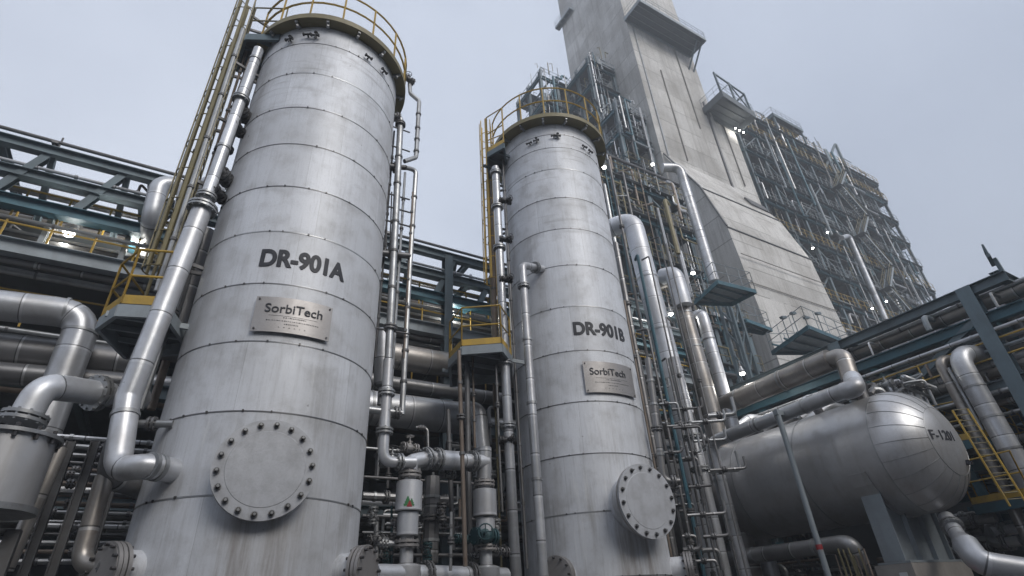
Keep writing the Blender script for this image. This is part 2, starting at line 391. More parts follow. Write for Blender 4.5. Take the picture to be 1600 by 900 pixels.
def rail_run(mb, pts, h=1.1, sp=1.3, r=0.022, mid=1, closed=False):
    pts = [Vector(p) for p in pts]
    P = pts + [pts[0]] if closed else pts
    up = Vector((0, 0, 1))
    for i in range(len(P) - 1):
        a, b = P[i], P[i + 1]; k = max(1, round((b - a).length / sp))
        for j in range(k + (1 if (i == len(P) - 2 and not closed) else 0)):
            c = a.lerp(b, j / k); mb.cyl(c, c + up * h, r, 6)
    for lv in [h] + [h * (q + 1) / (mid + 1) for q in range(mid)]:
        mb.tube([p + up * lv for p in pts], r, 6, bend=0, closed=closed)
    return mb
def arc(c, R, a0, a1, z, n):
    return [V(c[0] + R * math.cos(a0 + (a1 - a0) * i / n), c[1] + R * math.sin(a0 + (a1 - a0) * i / n), z) for i in range(n + 1)]
def valve(p, d, r, label, up=(0, 0, 1), m='dull', wheel='black', group=None):
    """gate valve: body between two flanges, bonnet, stem and handwheel"""
    p = Vector(p); d = Vector(d).normalized(); up = Vector(up).normalized()
    t = thing('valve', p, label, 'valve', group)
    b = MB().lathe(p - d * r * 2.1, d, [(0, r), (r * 0.8, r * 1.1), (r * 2.1, r * 1.45), (r * 3.4, r * 1.1), (r * 4.2, r)], 14)
    b.build('body', m, t)
    for sg in (-1, 1): MB().flange(p + d * sg * r * 2.2, d, r, 14, 6).build('flange', m, t)
    MB().lathe(p + up * r * 0.6, up, [(0, r * 0.9), (r * 1.2, r * 0.75), (r * 1.3, r * 1.05), (r * 1.6, r * 1.05), (r * 1.7, r * 0.35), (r * 3.4, r * 0.25)], 12).build('bonnet', m, t)
    wc = p + up * r * 4.0; hw = MB().torus(wc, up, r * 1.5, r * 0.16, 18, 6); u, q = perp(up)
    for k in range(4):
        a = k * PI / 2; hw.cyl(wc, wc + (u * math.cos(a) + q * math.sin(a)) * r * 1.5, r * 0.11, 5)
    hw.build('handwheel', wheel, t)
    return t
def lamp(p, label, group='flood lamps', power=22, size=1.0):
    p = Vector(p); t = thing('flood_lamp', p, label, 'lamp', group)
    MB().lathe(p, (0, 0, 1), [(0.03, 0.10), (0.10, 0.12), (0.24, 0.06), (0.30, 0.05)], 14).build('housing', 'galv', t)
    MB().cyl(p + V(0, 0, 0.30), p + V(0, 0, 0.55), 0.02, 6).build('hanger', 'galv', t)
    MB().lathe(p, (0, 0, -1), [(-0.02, 0.095), (0.02, 0.085), (0.05, 0.05)], 14).build('lens', 'lamp', t)
    ld = bpy.data.lights.new('flood_light', 'POINT'); ld.energy = power; ld.shadow_soft_size = 0.12; ld.color = (1, 0.97, 0.9)
    lo = bpy.data.objects.new('flood_light', ld); C.objects.link(lo); lo.parent = t; lo.location = (0, 0, -0.25); t.scale = (size,) * 3
    return t
def text_mesh(body, size, bold=0.0, ext=0.004):
    c = bpy.data.curves.new('lettering', 'FONT'); c.body = body; c.size = size; c.align_x = 'CENTER'; c.align_y = 'CENTER'
    c.extrude = ext; c.offset = bold; c.resolution_u = 6
    o = bpy.data.objects.new('lettering', c); C.objects.link(o); bpy.context.view_layer.update()
    me = bpy.data.meshes.new_from_object(o.evaluated_get(bpy.context.evaluated_depsgraph_get()))
    C.objects.unlink(o); bpy.data.objects.remove(o); bpy.data.curves.remove(c)
    return me
def wrap_text(body, size, cx, cy, R, ang, z, parent, m='ink', bold=0.0, sx=1.0, name='lettering', fat=0.0):
    """lettering bent round an upright cylinder"""
    me = text_mesh(body, size, bold)
    bm = bmesh.new(); bm.from_mesh(me)
    xs = [v.co.x for v in bm.verts]; x0, x1 = min(xs), max(xs); k = int((x1 - x0) / 0.05)
    for i in range(1, k):
        g = list(bm.verts) + list(bm.edges) + list(bm.faces)
        bmesh.ops.bisect_plane(bm, geom=g, plane_co=(x0 + (x1 - x0) * i / k, 0, 0), plane_no=(1, 0, 0))
    org = parent_world(parent)
    if fat:                                                             # thicken the strokes
        g0 = list(bm.verts) + list(bm.edges) + list(bm.faces)
        for i, (dx, dy) in enumerate(((fat, 0), (-fat, 0), (0, fat * .5), (0, -fat * .5))):
            dd = bmesh.ops.duplicate(bm, geom=g0); bmesh.ops.translate(bm, vec=(dx, dy, 0.0006 * (i + 1)), verts=[q for q in dd['geom'] if isinstance(q, bmesh.types.BMVert)])
    for v in bm.verts:
        a = ang + v.co.x * sx / R; rr = R + 0.006 + v.co.z
        v.co = V(cx + rr * math.cos(a), cy + rr * math.sin(a), z + v.co.y) - org
    bm.to_mesh(me); bm.free(); me.materials.append(M[m])
    o = bpy.data.objects.new(name, me); C.objects.link(o); o.parent = parent
    return o
ORD = ['lowest', 'second', 'third', 'fourth', 'fifth', 'sixth', 'seventh', 'eighth', 'ninth', 'tenth', 'eleventh', 'twelfth', 'thirteenth', 'fourteenth']
sizew = lambda r: 'thin' if r < .045 else 'slim' if r < .07 else 'stout'
TN = {'galv': 'galvanised', 'dull': 'dark', 'clad': 'silver', 'pale_steel': 'pale', 'teal': 'blue-green', 'rusty': 'brown', 'clad_old': 'stained', 'clad_dark': 'grey', 'yellow_dull': 'yellow', 'clad_white': 'whitish'}
NTH = ['first', 'second', 'third', 'fourth', 'fifth', 'sixth', 'seventh', 'eighth', 'ninth', 'tenth', 'eleventh', 'twelfth', 'thirteenth', 'fourteenth']
HAZE = 0.0034
# ------------------------------------------------------------------ the ground
pb = thing('added_shade_block', V(0, -20, 0), 'long dark block added unseen behind the viewer to shade the lower towers', 'building')  # added out of view, sized to shade the lower half of the scene
MB().box(-60, -30, 0, 60, -11, 14.5).build('wall', 'dark_wall', pb)
for k in range(12): MB().box(-56 + k * 9.6, -10.98, 1.2, -50 + k * 9.6, -10.9, 4.2).build('added_louvre', 'dull', pb)
MB().box(-60.3, -30.3, 14.5, 60.3, -10.7, 14.8).build('roof', 'steel', pb)
g = MB(); g.add([(-400, -400, 0), (400, -400, 0), (400, 400, 0), (-400, 400, 0)], [(0, 1, 2, 3)])
tag(g.build('ground', 'grass'), kind='structure')

# ------------------------------------------------------------------ the two drier towers
RS = 1.75
TA = V(1.22, 10.778, 0); TB = V(9.152, 11.723, 0)
SEAM_A = [-1.2, 0.5, 1.71, 2.95, 4.15, 5.28, 6.43, 7.55, 8.72, 9.84, 11.0, 12.1, 12.75]
SEAM_B = [-1.2, 0.6, 1.9, 3.18, 4.45, 5.83, 7.15, 8.5, 9.8, 11.0, 12.2, 13.15, 13.75, 14.25]
def shell(root, seams, m):
    mb = MB(); n = 128
    for i in range(len(seams) - 1):
        z0, z1 = seams[i] + CAMZ, seams[i + 1] + CAMZ; vs = []; al = []
        for z, a in ((z0, i + 0.001), (z1, i + 0.999)):
            for k in range(n):
                t = 2 * PI * k / n; vs.append((root.location.x + RS * math.cos(t), root.location.y + RS * math.sin(t), z)); al.append(a)
        mb.add(vs, [(k, (k + 1) % n, n + (k + 1) % n, n + k) for k in range(n)], al)
    top = seams[-1] + CAMZ; vs = []; al = []
    for j in range(8):                                                  # dished top head
        q = j / 7 * PI / 2
        for k in range(n):
            t = 2 * PI * k / n; r = RS * math.cos(q) + 0.002
            vs.append((root.location.x + r * math.cos(t), root.location.y + r * math.sin(t), top + 0.75 * math.sin(q))); al.append(len(seams) + 0.3)
    mb.add(vs, [(j * n + k, j * n + (k + 1) % n, (j + 1) * n + (k + 1) % n, (j + 1) * n + k) for j in range(7) for k in range(n)], al)
    o = mb.build('shell', m, root, smooth=30)
    for i, h in enumerate(seams[1:-1]):
        b = MB(); z = h + CAMZ; c = (root.location.x, root.location.y)
        b.lathe(V(c[0], c[1], z - 0.016), (0, 0, 1), [(0, RS - 0.01), (0, RS + 0.006), (0.024, RS + 0.006), (0.024, RS - 0.01)], 128)
        b.use(1); k = 26; off = random.random()
        for j in range(k):
            if random.random() < 0.25: continue
            t = 2 * PI * (j + off + random.uniform(-0.38, 0.38)) / k
            p = V(c[0] + RS * math.cos(t), c[1] + RS * math.sin(t), z); d = V(math.cos(t), math.sin(t), 0)
            b.beam(p, p + d * random.uniform(.012, .022), random.uniform(.022, .034), random.uniform(.026, .04))
        b.build('girth_band', [('clad', 'galv', 'clad_white', 'clad')[i % 4], 'bolt'], root)
    # upright joint strips, short rust runs
    return o
def manhole(root, ang, h, R, reach, nb, name='manhole'):
    d = V(math.cos(ang), math.sin(ang), 0); c = root.location + d * RS + V(0, 0, h + CAMZ)
    nk = MB().cyl(c - d * 0.35, c + d * (reach - 0.07), R * 0.80, 40)
    o = nk.build(name, 'shell_' + ('a' if root is A else 'b'), root)
    MB().lathe(c + d * (reach - 0.075), d, [(0, R * 0.8), (0, R), (0.05, R), (0.05, R * 0.8)], 56).build('flange', 'plate', o)
    MB().lathe(c + d * (reach - 0.018), d, [(0, R * 0.9), (0, R), (0.055, R), (0.055, R * 0.76), (0.061, R * 0.75), (0.062, 0.01)], 56).build('cover', 'cover', o)
    u, q = perp(d)
    for k in range(nb):
        a = 2 * PI * k / nb + 0.1; p = c + (u * math.cos(a) + q * math.sin(a)) * R * 0.89 + d * (reach + 0.035)
        b = MB(); b.use(1).cyl(p - d * 0.01, p + d * 0.012, 0.050, 14); b.use(0).cyl(p + d * 0.012, p + d * 0.050, 0.037, 6); b.use(1).cyl(p + d * 0.050, p + d * random.uniform(.075, .10), 0.019, 8)
        b.build('bolt', ['bolt', 'galv'], o, smooth=25)
    return o
def side_nozzle(root, ang, h, R, reach, nb=12):
    d = V(math.cos(ang), math.sin(ang), 0); c = root.location + d * (RS - 0.2) + V(0, 0, h + CAMZ)
    o = MB().cyl(c, c + d * (reach + 0.2), R * 0.74, 28).build('nozzle', 'shell_' + ('a' if root is A else 'b'), root)
    f = MB(); e = c + d * (reach + 0.2)
    for k in (0.0, 0.07, 0.13): f.lathe(e + d * k, d, [(0, R * 0.7), (0, R), (0.05, R), (0.05, R * 0.7)], 32)
    f.cyl(e + d * 0.15, e + d * 0.185, R * 0.9, 28); f.build('flange', 'plate', o)
    u, q = perp(d)
    for k in range(nb):
        a = 2 * PI * k / nb; p = e + (u * math.cos(a) + q * math.sin(a)) * R * 0.87
        MB().cyl(p - d * 0.05, p + d * 0.24, 0.024, 6).build('bolt', 'bolt', o)
    return o
def curved_plate(mb, c, R, a0, a1, z0, z1, t, n=16):
    vs = []
    for i in range(n + 1):
        a = a0 + (a1 - a0) * i / n
        for r in (R, R + t):
            for z in (z0, z1): vs.append((c.x + r * math.cos(a), c.y + r * math.sin(a), z))
    f = [(0, 1, 3, 2), (4 * n, 4 * n + 2, 4 * n + 3, 4 * n + 1)]
    for i in range(n):
        o, p = 4 * i, 4 * i + 4
        f += [(o, o + 2, p + 2, p), (o + 2, o + 3, p + 3, p + 2), (o + 3, o + 1, p + 1, p + 3), (o + 1, o, p, p + 1)]
    return mb.add(vs, f)
def name_plate(root, a0, a1, h0, h1):
    c = root.location; z0, z1 = h0 + CAMZ, h1 + CAMZ; am = (a0 + a1) / 2; R = RS + 0.055
    o = curved_plate(MB(), c, R, a0, a1, z0, z1, 0.012).build('nameplate', 'plate', root)
    for a in (a0 + 0.03, a1 - 0.03):
        for z in (z0 + 0.05, z1 - 0.05):
            d = V(math.cos(a), math.sin(a), 0); p = c + V(0, 0, z) + d * RS
            MB().cyl(p - d * 0.02, p + d * 0.085, 0.018, 8).build('bolt', 'bolt', o)
    H = z1 - z0
    wrap_text('SorbiTech', 0.235 if root is A else 0.26, c.x, c.y, R + 0.012, am + (0.0 if root is A else -0.05), z0 + H * 0.66, o, bold=0.001, fat=0.0015)
    # the small print under it: marks too small to read
    mk = MB(); rg = random.Random(5)
    for z, s0, s1, hh in ((0.46, -0.62, 0.62, 0.004), (0.40, -0.25, 0.32, 0.022), (0.31, -0.66, 0.66, 0.018), (0.22, -0.2, 0.15, 0.02), (0.13, -0.34, 0.34, 0.014)):
        x = s0
        if hh < 0.01: curved_plate(mk, c, R + 0.013, am + s0 * (a1 - am), am + s1 * (a1 - am), z0 + H * z, z0 + H * z + hh, 0.002, 12); continue
        while x < s1:
            wd = rg.uniform(0.012, 0.035) if z > 0.15 else 0.03
            curved_plate(mk, c, R + 0.013, am + x * (a1 - am), am + (x + wd) * (a1 - am), z0 + H * z, z0 + H * z + hh * rg.uniform(0.7, 1.0), 0.002, 1)
            x += wd + (rg.uniform(0.012, 0.03) if z > 0.15 else 0.10)
    mk.build('small_print', 'ink', o)
    return o
def top_platform(root, h, R, gap=None, rh=1.12):
    """ring walkway with toe plate, handrail and brackets round the head"""
    c = root.location; z = h + CAMZ; n = 72
    d = MB().lathe(V(c.x, c.y, z), (0, 0, 1), [(0, RS - 0.06), (0, R), (0.07, R), (0.07, RS - 0.06)], n)
    o = d.build('platform_deck', 'pale_steel', root)
    MB().lathe(V(c.x, c.y, z - 0.04), (0, 0, 1), [(0, R - 0.02), (0, R + 0.006), (0.17, R + 0.006), (0.17, R - 0.006), (0.02, R - 0.02)], n).build('toe_plate', 'yellow_dull', o)
    a0, a1 = gap if gap else (0, 2 * PI)
    rl = MB(); pts = arc(c, R - 0.03, a0, a1, z + 0.05, 44)
    for lv in (rh * .52, rh): rl.tube([p + V(0, 0, lv) for p in pts], 0.028, 6, bend=0)
    for p in pts[::3]: rl.cyl(p, p + V(0, 0, rh), 0.026, 6)
    rl.build('handrail', 'yellow', o)
    for k in range(16):
        t = 2 * PI * k / 16 + 0.11; e = V(math.cos(t), math.sin(t), 0)
        b = MB().beam(c + e * (RS - 0.02) + V(0, 0, z - 0.05), c + e * (R - 0.03) + V(0, 0, z - 0.05), 0.06, 0.10)
        p = c + e * (R - 0.12) + V(0, 0, z - 0.17)
        b.beam(p, p + V(0, 0, 0.11), 0.07, 0.05); b.build('bracket', 'galv', o)
    return o
M['cover'] = mat('cover_plate', (0.55, 0.565, 0.60), 0.50, 0.2, (0.16, 0.15, 0.14), 0.42, 3.2, fine=0.42, streak=0.22, bump=0.15)
A = thing('drier_tower', TA, 'large silver drier tower lettered DR-901A, nearer to the camera', 'tower')
shell(A, SEAM_A, 'shell_a')
B = thing('drier_tower', TB, 'silver drier tower lettered DR-901B with a pipe down its front', 'tower')
shell(B, SEAM_B, 'shell_b')
am = math.radians(-95)
manhole(A, math.radians(-95.2), 2.04, 0.72, 0.16, 18)
manhole(B, math.radians(-92), 2.04, 0.79, 0.42, 16)
wrap_text('DR-901A', 0.50, TA.x, TA.y, RS, math.radians(-94), 5.80 + CAMZ, A, bold=0.012, sx=0.80, fat=0.012)
wrap_text('DR-901B', 0.52, TB.x, TB.y, RS, math.radians(-97), 6.44 + CAMZ, B, bold=0.012, sx=0.86, fat=0.012)
name_plate(A, math.radians(-115), math.radians(-74), 4.30, 4.97)
name_plate(B, math.radians(-120), math.radians(-71), 4.65, 5.48)
side_nozzle(A, math.radians(-150), 0.80, 0.36, 0.22); side_nozzle(A, math.radians(-44), 0.72, 0.36, 0.26)
side_nozzle(B, math.radians(-152), 0.68, 0.38, 0.22); side_nozzle(B, math.radians(-46), 0.72, 0.36, 0.30)
top_platform(A, 12.78, 2.0, (math.radians(-165), math.radians(170)))
top_platform(B, 14.28, 2.1, (math.radians(-195), math.radians(140)), 1.36)
for root, hs in ((A, [(-134, 12.25, 1), (-120, 12.33, 0), (-114, 12.3, 1), (-72, 12.22, 0), (-55, 12.25, 0)]), (B, [(-146, 13.5, 0), (-138, 13.52, 1), (-119, 13.6, 0), (-115, 13.6, 1), (-84, 13.4, 0), (-75, 13.35, 0)])):
    for dg, h, kx in hs:
        t = math.radians(dg); d = V(math.cos(t), math.sin(t), 0); c = root.location + d * RS + V(0, 0, h + CAMZ); s_ = V(-d.y, d.x, 0)
        b = MB().cyl(c - d * 0.05, c + d * 0.10, 0.022, 8); b.cyl(c + d * 0.08 - s_ * 0.09, c + d * 0.08 + s_ * 0.09, 0.026, 8)
        b.cyl(c + d * 0.08 - s_ * 0.11, c + d * 0.08 - s_ * 0.08, 0.042, 8); b.cyl(c + d * 0.08 + s_ * 0.06, c + d * 0.08 + s_ * 0.09, 0.042, 8)
        if kx: b.cyl(c + d * 0.08 - V(0, 0, 0.11), c + d * 0.08 + V(0, 0, 0.10), 0.02, 8); b.cyl(c + d * 0.08 + V(0, 0, 0.09), c + d * 0.08 + V(0, 0, 0.12), 0.045, 8)
        b.build('tapping_valve', 'black', root)
# head piping standing on the tower tops
for root, h, lab in ((A, 13.4, 'DR-901A'), (B, 14.9, 'DR-901B')):
    c = root.location
    for k, (dx, dy, r, hh) in enumerate(((0.5, -1.0, 0.11, 1.05), (-0.6, -0.9, 0.14, 0.9), (1.1, -0.5, 0.08, 1.2), (0.0, 0.2, 0.28, 1.3))):
        p = V(c.x + dx, c.y + dy, h + CAMZ - 0.35)
        pp = pipe(f"{['short', 'stubby', 'thin', 'thick'][k]} grey head nozzle standing on top of the tower lettered {lab}", [p, p + V(0, 0, hh), p + V(0.5, 0.7, hh)], r, 'dull' if k != 3 else 'clad', [(0, 0.55)], n=12, group='nozzles on the tower heads', name='head_nozzle')
        if k < 3: valve(p + V(0.18, 0.25, hh), (0.5, 0.7, 0), r * 0.75, f"{['middle', 'leftmost', 'rightmost'][k]} small valve above the top handrail of the tower lettered {lab}", group='valves on the tower heads')
# ------------------------------------------------------------------ ladders and their landings
def caged_ladder(x, y, z0, z1, ang, label, cage0=None, cw=0.36, rails='yellow_dull', span=0.44, back=None):
    """ladder whose climber stands on the side the unit vector ang points to"""
    d = V(math.cos(ang), math.sin(ang), 0); s_ = V(-d.y, d.x, 0); p = V(x, y, 0)
    t = thing('caged_ladder', V(x, y, z0), label, 'ladder')
    for sg in (-1, 1): MB().beam(p + s_ * sg * span / 2 + V(0, 0, z0), p + s_ * sg * span / 2 + V(0, 0, z1), 0.075, 0.03, up=d).build('ladder_rail', rails, t)
    z = z0 + 0.3
    while z < z1: MB().cyl(p - s_ * span / 2 + V(0, 0, z), p + s_ * span / 2 + V(0, 0, z), 0.013, 6).build('rung', rails, t); z += 0.3
    c0 = z0 + 2.3 if cage0 is None else cage0
    z = c0; R = cw
    hp_ = lambda a: p + s_ * (span / 2 + .06) * math.cos(a) + d * R * (0.12 + 0.88 * math.sin(a))
    while z < z1 + 0.05:
        MB().tube([p + s_ * span / 2 + V(0, 0, z)] + [hp_(PI * i / 10) + V(0, 0, z) for i in range(11)] + [p - s_ * span / 2 + V(0, 0, z)], 0.014, 6, bend=0).build('cage_hoop', rails, t); z += 0.8
    if back is not None:                                                # stand-offs to the shell
        z = z0 + 1.0
        while z < z1 - .3:
            q = V(back.x, back.y, z); w_ = p + V(0, 0, z); e = q + (w_ - q).normalized() * (RS - .02)
            m_ = MB()
            for sg in (-1, 1): m_.beam(w_ + s_ * sg * span / 2, e + s_ * sg * .1, .05, .07)
            m_.build('standoff', 'dull', t); z += 1.9
    for a in (0.1, 0.3, 0.5, 0.7, 0.9):
        q = hp_(PI * a)
        MB().beam(q + V(0, 0, c0), q + V(0, 0, z1 + 0.05), 0.07, 0.022, up=(q - p).normalized()).build('cage_strip', rails, t)
    return t
def landing(pts, z, label, t=0.12, rail=True, side='steel', skip=(), name='landing', cat='platform', h=1.1, railm='yellow', toe='yellow', joists=True, group=None, under='deckgrey'):
    """a flat steel platform with an outline, toe plates and handrail"""
    pts = [V(p[0], p[1], z) for p in pts]
    o = thing(name, V(pts[0].x, pts[0].y, z), label, cat, group)
    d = MB(); n = len(pts); d.add([p - V(0, 0, 0.03) for p in pts] + pts, [tuple(range(n))[::-1], tuple(range(n, 2 * n))] + [(i, (i + 1) % n, n + (i + 1) % n, n + i) for i in range(n)])
    d.build('deck', under, o)
    ed = MB()
    for i in range(n): ed.beam(pts[i] - V(0, 0, 0.03 + t), pts[(i + 1) % n] - V(0, 0, 0.03 + t), 0.07, t * 1.9)
    if joists:
        xs = [p.x for p in pts]; ys = [p.y for p in pts]
        for k in range(1, 4):
            y = min(ys) + (max(ys) - min(ys)) * k / 4; ed.beam(V(min(xs) + 0.1, y, z - 0.10), V(max(xs) - 0.1, y, z - 0.10), 0.05, 0.10)
    ed.build('frame', side, o)
    if rail:
        run = [i for i in range(n) if i not in skip]
        rl = MB(); tp = MB()
        for i in run:
            a, b = pts[i], pts[(i + 1) % n]
            rail_run(rl, [a, b], h, 1.1); tp.beam(a + V(0, 0, 0.08), b + V(0, 0, 0.08), 0.015, 0.17)
        rl.build('handrail', railm, o)
        if toe: tp.build('toe_plate', toe, o)
    return o
azv = lambda a, D: V(D * math.cos(AZ - math.radians(a)), D * math.sin(AZ - math.radians(a)), 0)   # azimuth right of the view, plan distance
vdir = lambda a: V(math.cos(AZ - math.radians(a)), math.sin(AZ - math.radians(a)), 0)
# tower A: the ladder stands left of the shell, its cage turned away from it
pl = azv(-37.4, 10.6); pa = (TA - pl).normalized(); la = math.atan2(-pa.y, -pa.x) 
caged_ladder(pl.x, pl.y, W(205, 475, D=10.6).z, 16.2, AZ - math.radians(-37.4 - 84), 'tall yellow caged ladder beside the tower lettered DR-901A', cage0=W(225, 450, D=10.6).z + 0.4, cw=0.42, back=TA)
c = azv(-36.2, 10.7); e1 = azv(-33.0, 10.2)
q = [azv(-37.2, 10.25), azv(-33.2, 9.85), azv(-33.0, 10.9), azv(-37.2, 11.3)]
landing(q, 12.78 + CAMZ, 'small grey landing at the head of the ladder by the tower lettered DR-901A', side='steel', skip=(1,), railm='yellow_dull', toe=None)
zl = W(200, 492, D=10.6).z
q = [W(152, 492, D=10.9), W(172, 478, D=10.2), W(250, 492, D=10.1), W(262, 500, D=11.4), W(190, 480, D=11.9)]
LAND_A = landing([azv(-41.3, 10.9), azv(-40.3, 10.2), azv(-36.4, 9.9), azv(-33.6, 11.2), azv(-38.5, 12.0)], zl, 'yellow railed landing at the foot of the ladder left of the tower lettered DR-901A', side='pale_steel', skip=(2, 3))
# tower B
pl = azv(-1.75, 14.6); caged_ladder(pl.x, pl.y, W(778, 570, D=14.6).z, W(775, 200, D=14.6).z + 0.2, AZ - math.radians(-1.75 - 86), 'yellow caged ladder beside the tower lettered DR-901B', cage0=W(770, 440, D=14.6).z, cw=0.42, rails='yellow', back=TB)
landing([azv(-2.3, 13.6), azv(0.1, 13.2), azv(0.3, 14.4), azv(-2.3, 14.7)], 14.28 + CAMZ - 0.6, 'small railed landing at the head of the ladder by the tower lettered DR-901B', side='steel', skip=(1,), railm='yellow', toe='yellow', h=1.7)
zb = W(740, 562, D=13.6).z
landing([azv(-7.6, 13.5), azv(-6.2, 12.7), azv(-1.6, 12.6), azv(-0.6, 13.4), azv(-0.8, 14.6), azv(-7.4, 14.9)], zb, 'yellow railed platform with a kinked edge left of the tower lettered DR-901B', side='pale_steel', skip=(3, 4))
po = azv(-5.6, 13.3); MBp = MB().cyl(V(po.x, po.y, 0), V(po.x, po.y, zb - 0.2), 0.07, 10); tag(MBp.build('post', 'dull', None, loc=V(po.x, po.y, 0)), 'thin grey post under the yellow railed platform between the towers', 'post')

# ------------------------------------------------------------------ pipes left of tower A
D1 = 10.0
p_top = W(402, 84, D=D1); p_up = W(318, 322, D=D1); p_lo = W(180, 704, D=D1)
pipe('slim grey vertical pipe ending under the top platform of the tower lettered DR-901A', [W(404, 78, D=D1), W(321, 312, D=D1)], 0.115, 'clad', [(0, 0.38), (0, 0.985)], clamps=[(0, 0.08), (0, 0.7)])
nA = TA + V(RS * math.cos(math.radians(-141)), RS * math.sin(math.radians(-141)), 2.11 + CAMZ)
nd = V(math.cos(math.radians(-141)), math.sin(math.radians(-141)), 0)
pb = W(176, 742, D=D1 - 0.2)
pipe('bright clad pipe bending into the lower side of the tower lettered DR-901A', [W(317, 324, D=D1), W(200, 622, D=D1), W(182, 735, D=D1 - 0.25), nA + nd * 0.42 + V(0, 0, 0), nA - nd * 0.1], 0.178, 'clad', [(0, 0.008)], bend=0.36, clamps=[(1, 0.25), (3, 0.1), (3, 0.35)])
pb2 = W(158, 752, D=D1 + 0.2)
pipe('grey elbow pipe beside the bright clad pipe low on the left of DR-901A', [W(184, 690, D=D1 + 0.25), W(166, 745, D=D1 + 0.25), W(230, 765, D=D1 + 0.9)], 0.16, 'clad_dark', bend=0.3)
pipe('grey downcomer pipe bending to the left bottom nozzle of DR-901A', [W(164, 745, D=D1 + 0.3), W(122, 885, D=D1 + 0.2), W(182, 885, D=D1 - 0.1)], 0.125, 'clad_old', [(1, 0.85)])
for k, (px0, px1, D, r, m, lab) in enumerate(((205, 340, 10.55, 0.06, 'rusty', 'brown'), (218, 352, 10.7, 0.075, 'galv', 'grey'))):
    pipe(f'thin {lab} pipe running up beside the ladder of DR-901A', [W(px1 + 52, 92, D=D), W(px0 - 2, 640, D=D)], r, m, [(0, 0.35), (0, 0.8)], n=10, clamps=[(0, 0.2), (0, 0.5), (0, 0.65)])
pipe('clad pipe with flanged joints half hidden behind the ladder of DR-901A', [W(262, 420, D=11.2), W(298, 300, D=11.2), W(330, 283, D=11.6)], 0.15, 'clad')
for k, (a_, D_, r_, m_, lab) in enumerate(((-38.6, 10.9, .03, 'yellow_dull', 'yellowish conduit behind the ladder cage'), (-37.9, 10.35, .045, 'galv', 'grey conduit along the right rail of the ladder'), (-36.7, 10.75, .03, 'rusty', 'brown conduit between ladder and slim pipe'), (-35.6, 11.3, .05, 'dull', 'dark conduit close to the shell'))):
    p_ = azv(a_, D_); pipe(f'thin {lab} of DR-901A', [V(p_.x, p_.y, 6.9), V(p_.x, p_.y, 14.6)], r_, m_, n=8, clamps=[(0, .15), (0, .32), (0, .5), (0, .68), (0, .86)])
# its side branches into the shell
for (px, py, qx, qy, lab) in ((372, 163, 405, 160, 'upper'), (340, 262, 366, 272, 'lower')):
    p = W(px, py, D=D1); an = math.radians(-168); e = TA + V(RS * math.cos(an) * 0.97, RS * math.sin(an) * 0.97, p.z)
    pipe(f'{lab} short branch pipe joining the slim vertical pipe to the shell of DR-901A', [p, e], 0.10, 'dull', [(0, 0.35), (0, 0.7)], group='branch pipes on the left of DR-901A')
    valve(p.lerp(e, 0.42) - V(0, 0, 0.5), (e - p), 0.07, f'black valve hanging under the {lab} branch pipe left of DR-901A', up=(-0.3, -0.5, -0.3), m='black', group='valves left of DR-901A')
p0 = W(215, 662, D=10.1); an = math.radians(-150)
pipe('thin level pipe between the bright clad pipe and the shell low on DR-901A', [p0, TA + V(RS * math.cos(an), RS * math.sin(an), p0.z)], 0.06, 'galv', [(0, 0.4)])
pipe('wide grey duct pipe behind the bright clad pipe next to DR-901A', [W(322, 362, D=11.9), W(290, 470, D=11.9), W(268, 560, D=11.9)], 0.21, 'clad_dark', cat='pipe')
pipe('brown pipe between the bright clad pipe and the shell of DR-901A', [W(302, 430, D=12.1), W(236, 640, D=12.1)], 0.075, 'rusty')

# ------------------------------------------------------------------ great pipes at the left edge
pipe('huge silver clad pipe coming in from the left edge and turning down', [W(-110, 465, Y=14.4), W(136, 492, Y=14.4), W(30, 770, Y=14.4)], 0.335, 'clad', bend=0.55, n=28, clamps=[(0, 0.86), (1, 0.12)])
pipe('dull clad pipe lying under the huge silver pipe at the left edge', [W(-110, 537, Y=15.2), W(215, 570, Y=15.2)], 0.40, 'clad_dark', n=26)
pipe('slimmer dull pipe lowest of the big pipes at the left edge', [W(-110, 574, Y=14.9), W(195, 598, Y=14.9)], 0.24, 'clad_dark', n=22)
dl = 10.4
pipe('grey clad pipe bending down onto the flat topped drum at the left edge', [W(222, 624, D=dl + 1.0), W(66, 602, D=dl), W(37, 656, D=dl)], 0.20, 'clad', [(0, 0.5), (1, 0.97)], bend=0.42, n=22)
dp = W(20, 681, D=dl - 0.1); dr = 0.52
t = thing('flat_topped_drum', V(dp.x, dp.y, 0), 'flat topped grey drum cut by the left edge under a flanged elbow', 'drum')
MB().lathe(V(dp.x, dp.y, dp.z - 0.95), (0, 0, 1), [(0, dr), (0.9, dr)], 40).build('shell', 'drum', t)
MB().lathe(V(dp.x, dp.y, dp.z - 0.06), (0, 0, 1), [(0, dr + .07), (0.05, dr + .07)], 40).build('flange', 'galv', t)
MB().lathe(V(dp.x, dp.y, dp.z - 1.03), (0, 0, 1), [(0, dr + .07), (0.08, dr + .07)], 40).build('flange', 'galv', t)
for k in range(14):
    a = 2 * PI * k / 14; MB().cyl(V(dp.x + (dr + .03) * math.cos(a), dp.y + (dr + .03) * math.sin(a), dp.z - 0.13), V(dp.x + (dr + .03) * math.cos(a), dp.y + (dr + .03) * math.sin(a), dp.z + 0.05), 0.028, 6).build('bolt', 'bolt', t)
for k in range(3):
    a = 2 * PI * k / 3 + 0.3; MB().beam(V(dp.x + dr * .8 * math.cos(a), dp.y + dr * .8 * math.sin(a), 0), V(dp.x + dr * .8 * math.cos(a), dp.y + dr * .8 * math.sin(a), dp.z - 1.2), 0.16, 0.16).build('leg', 'dull', t)
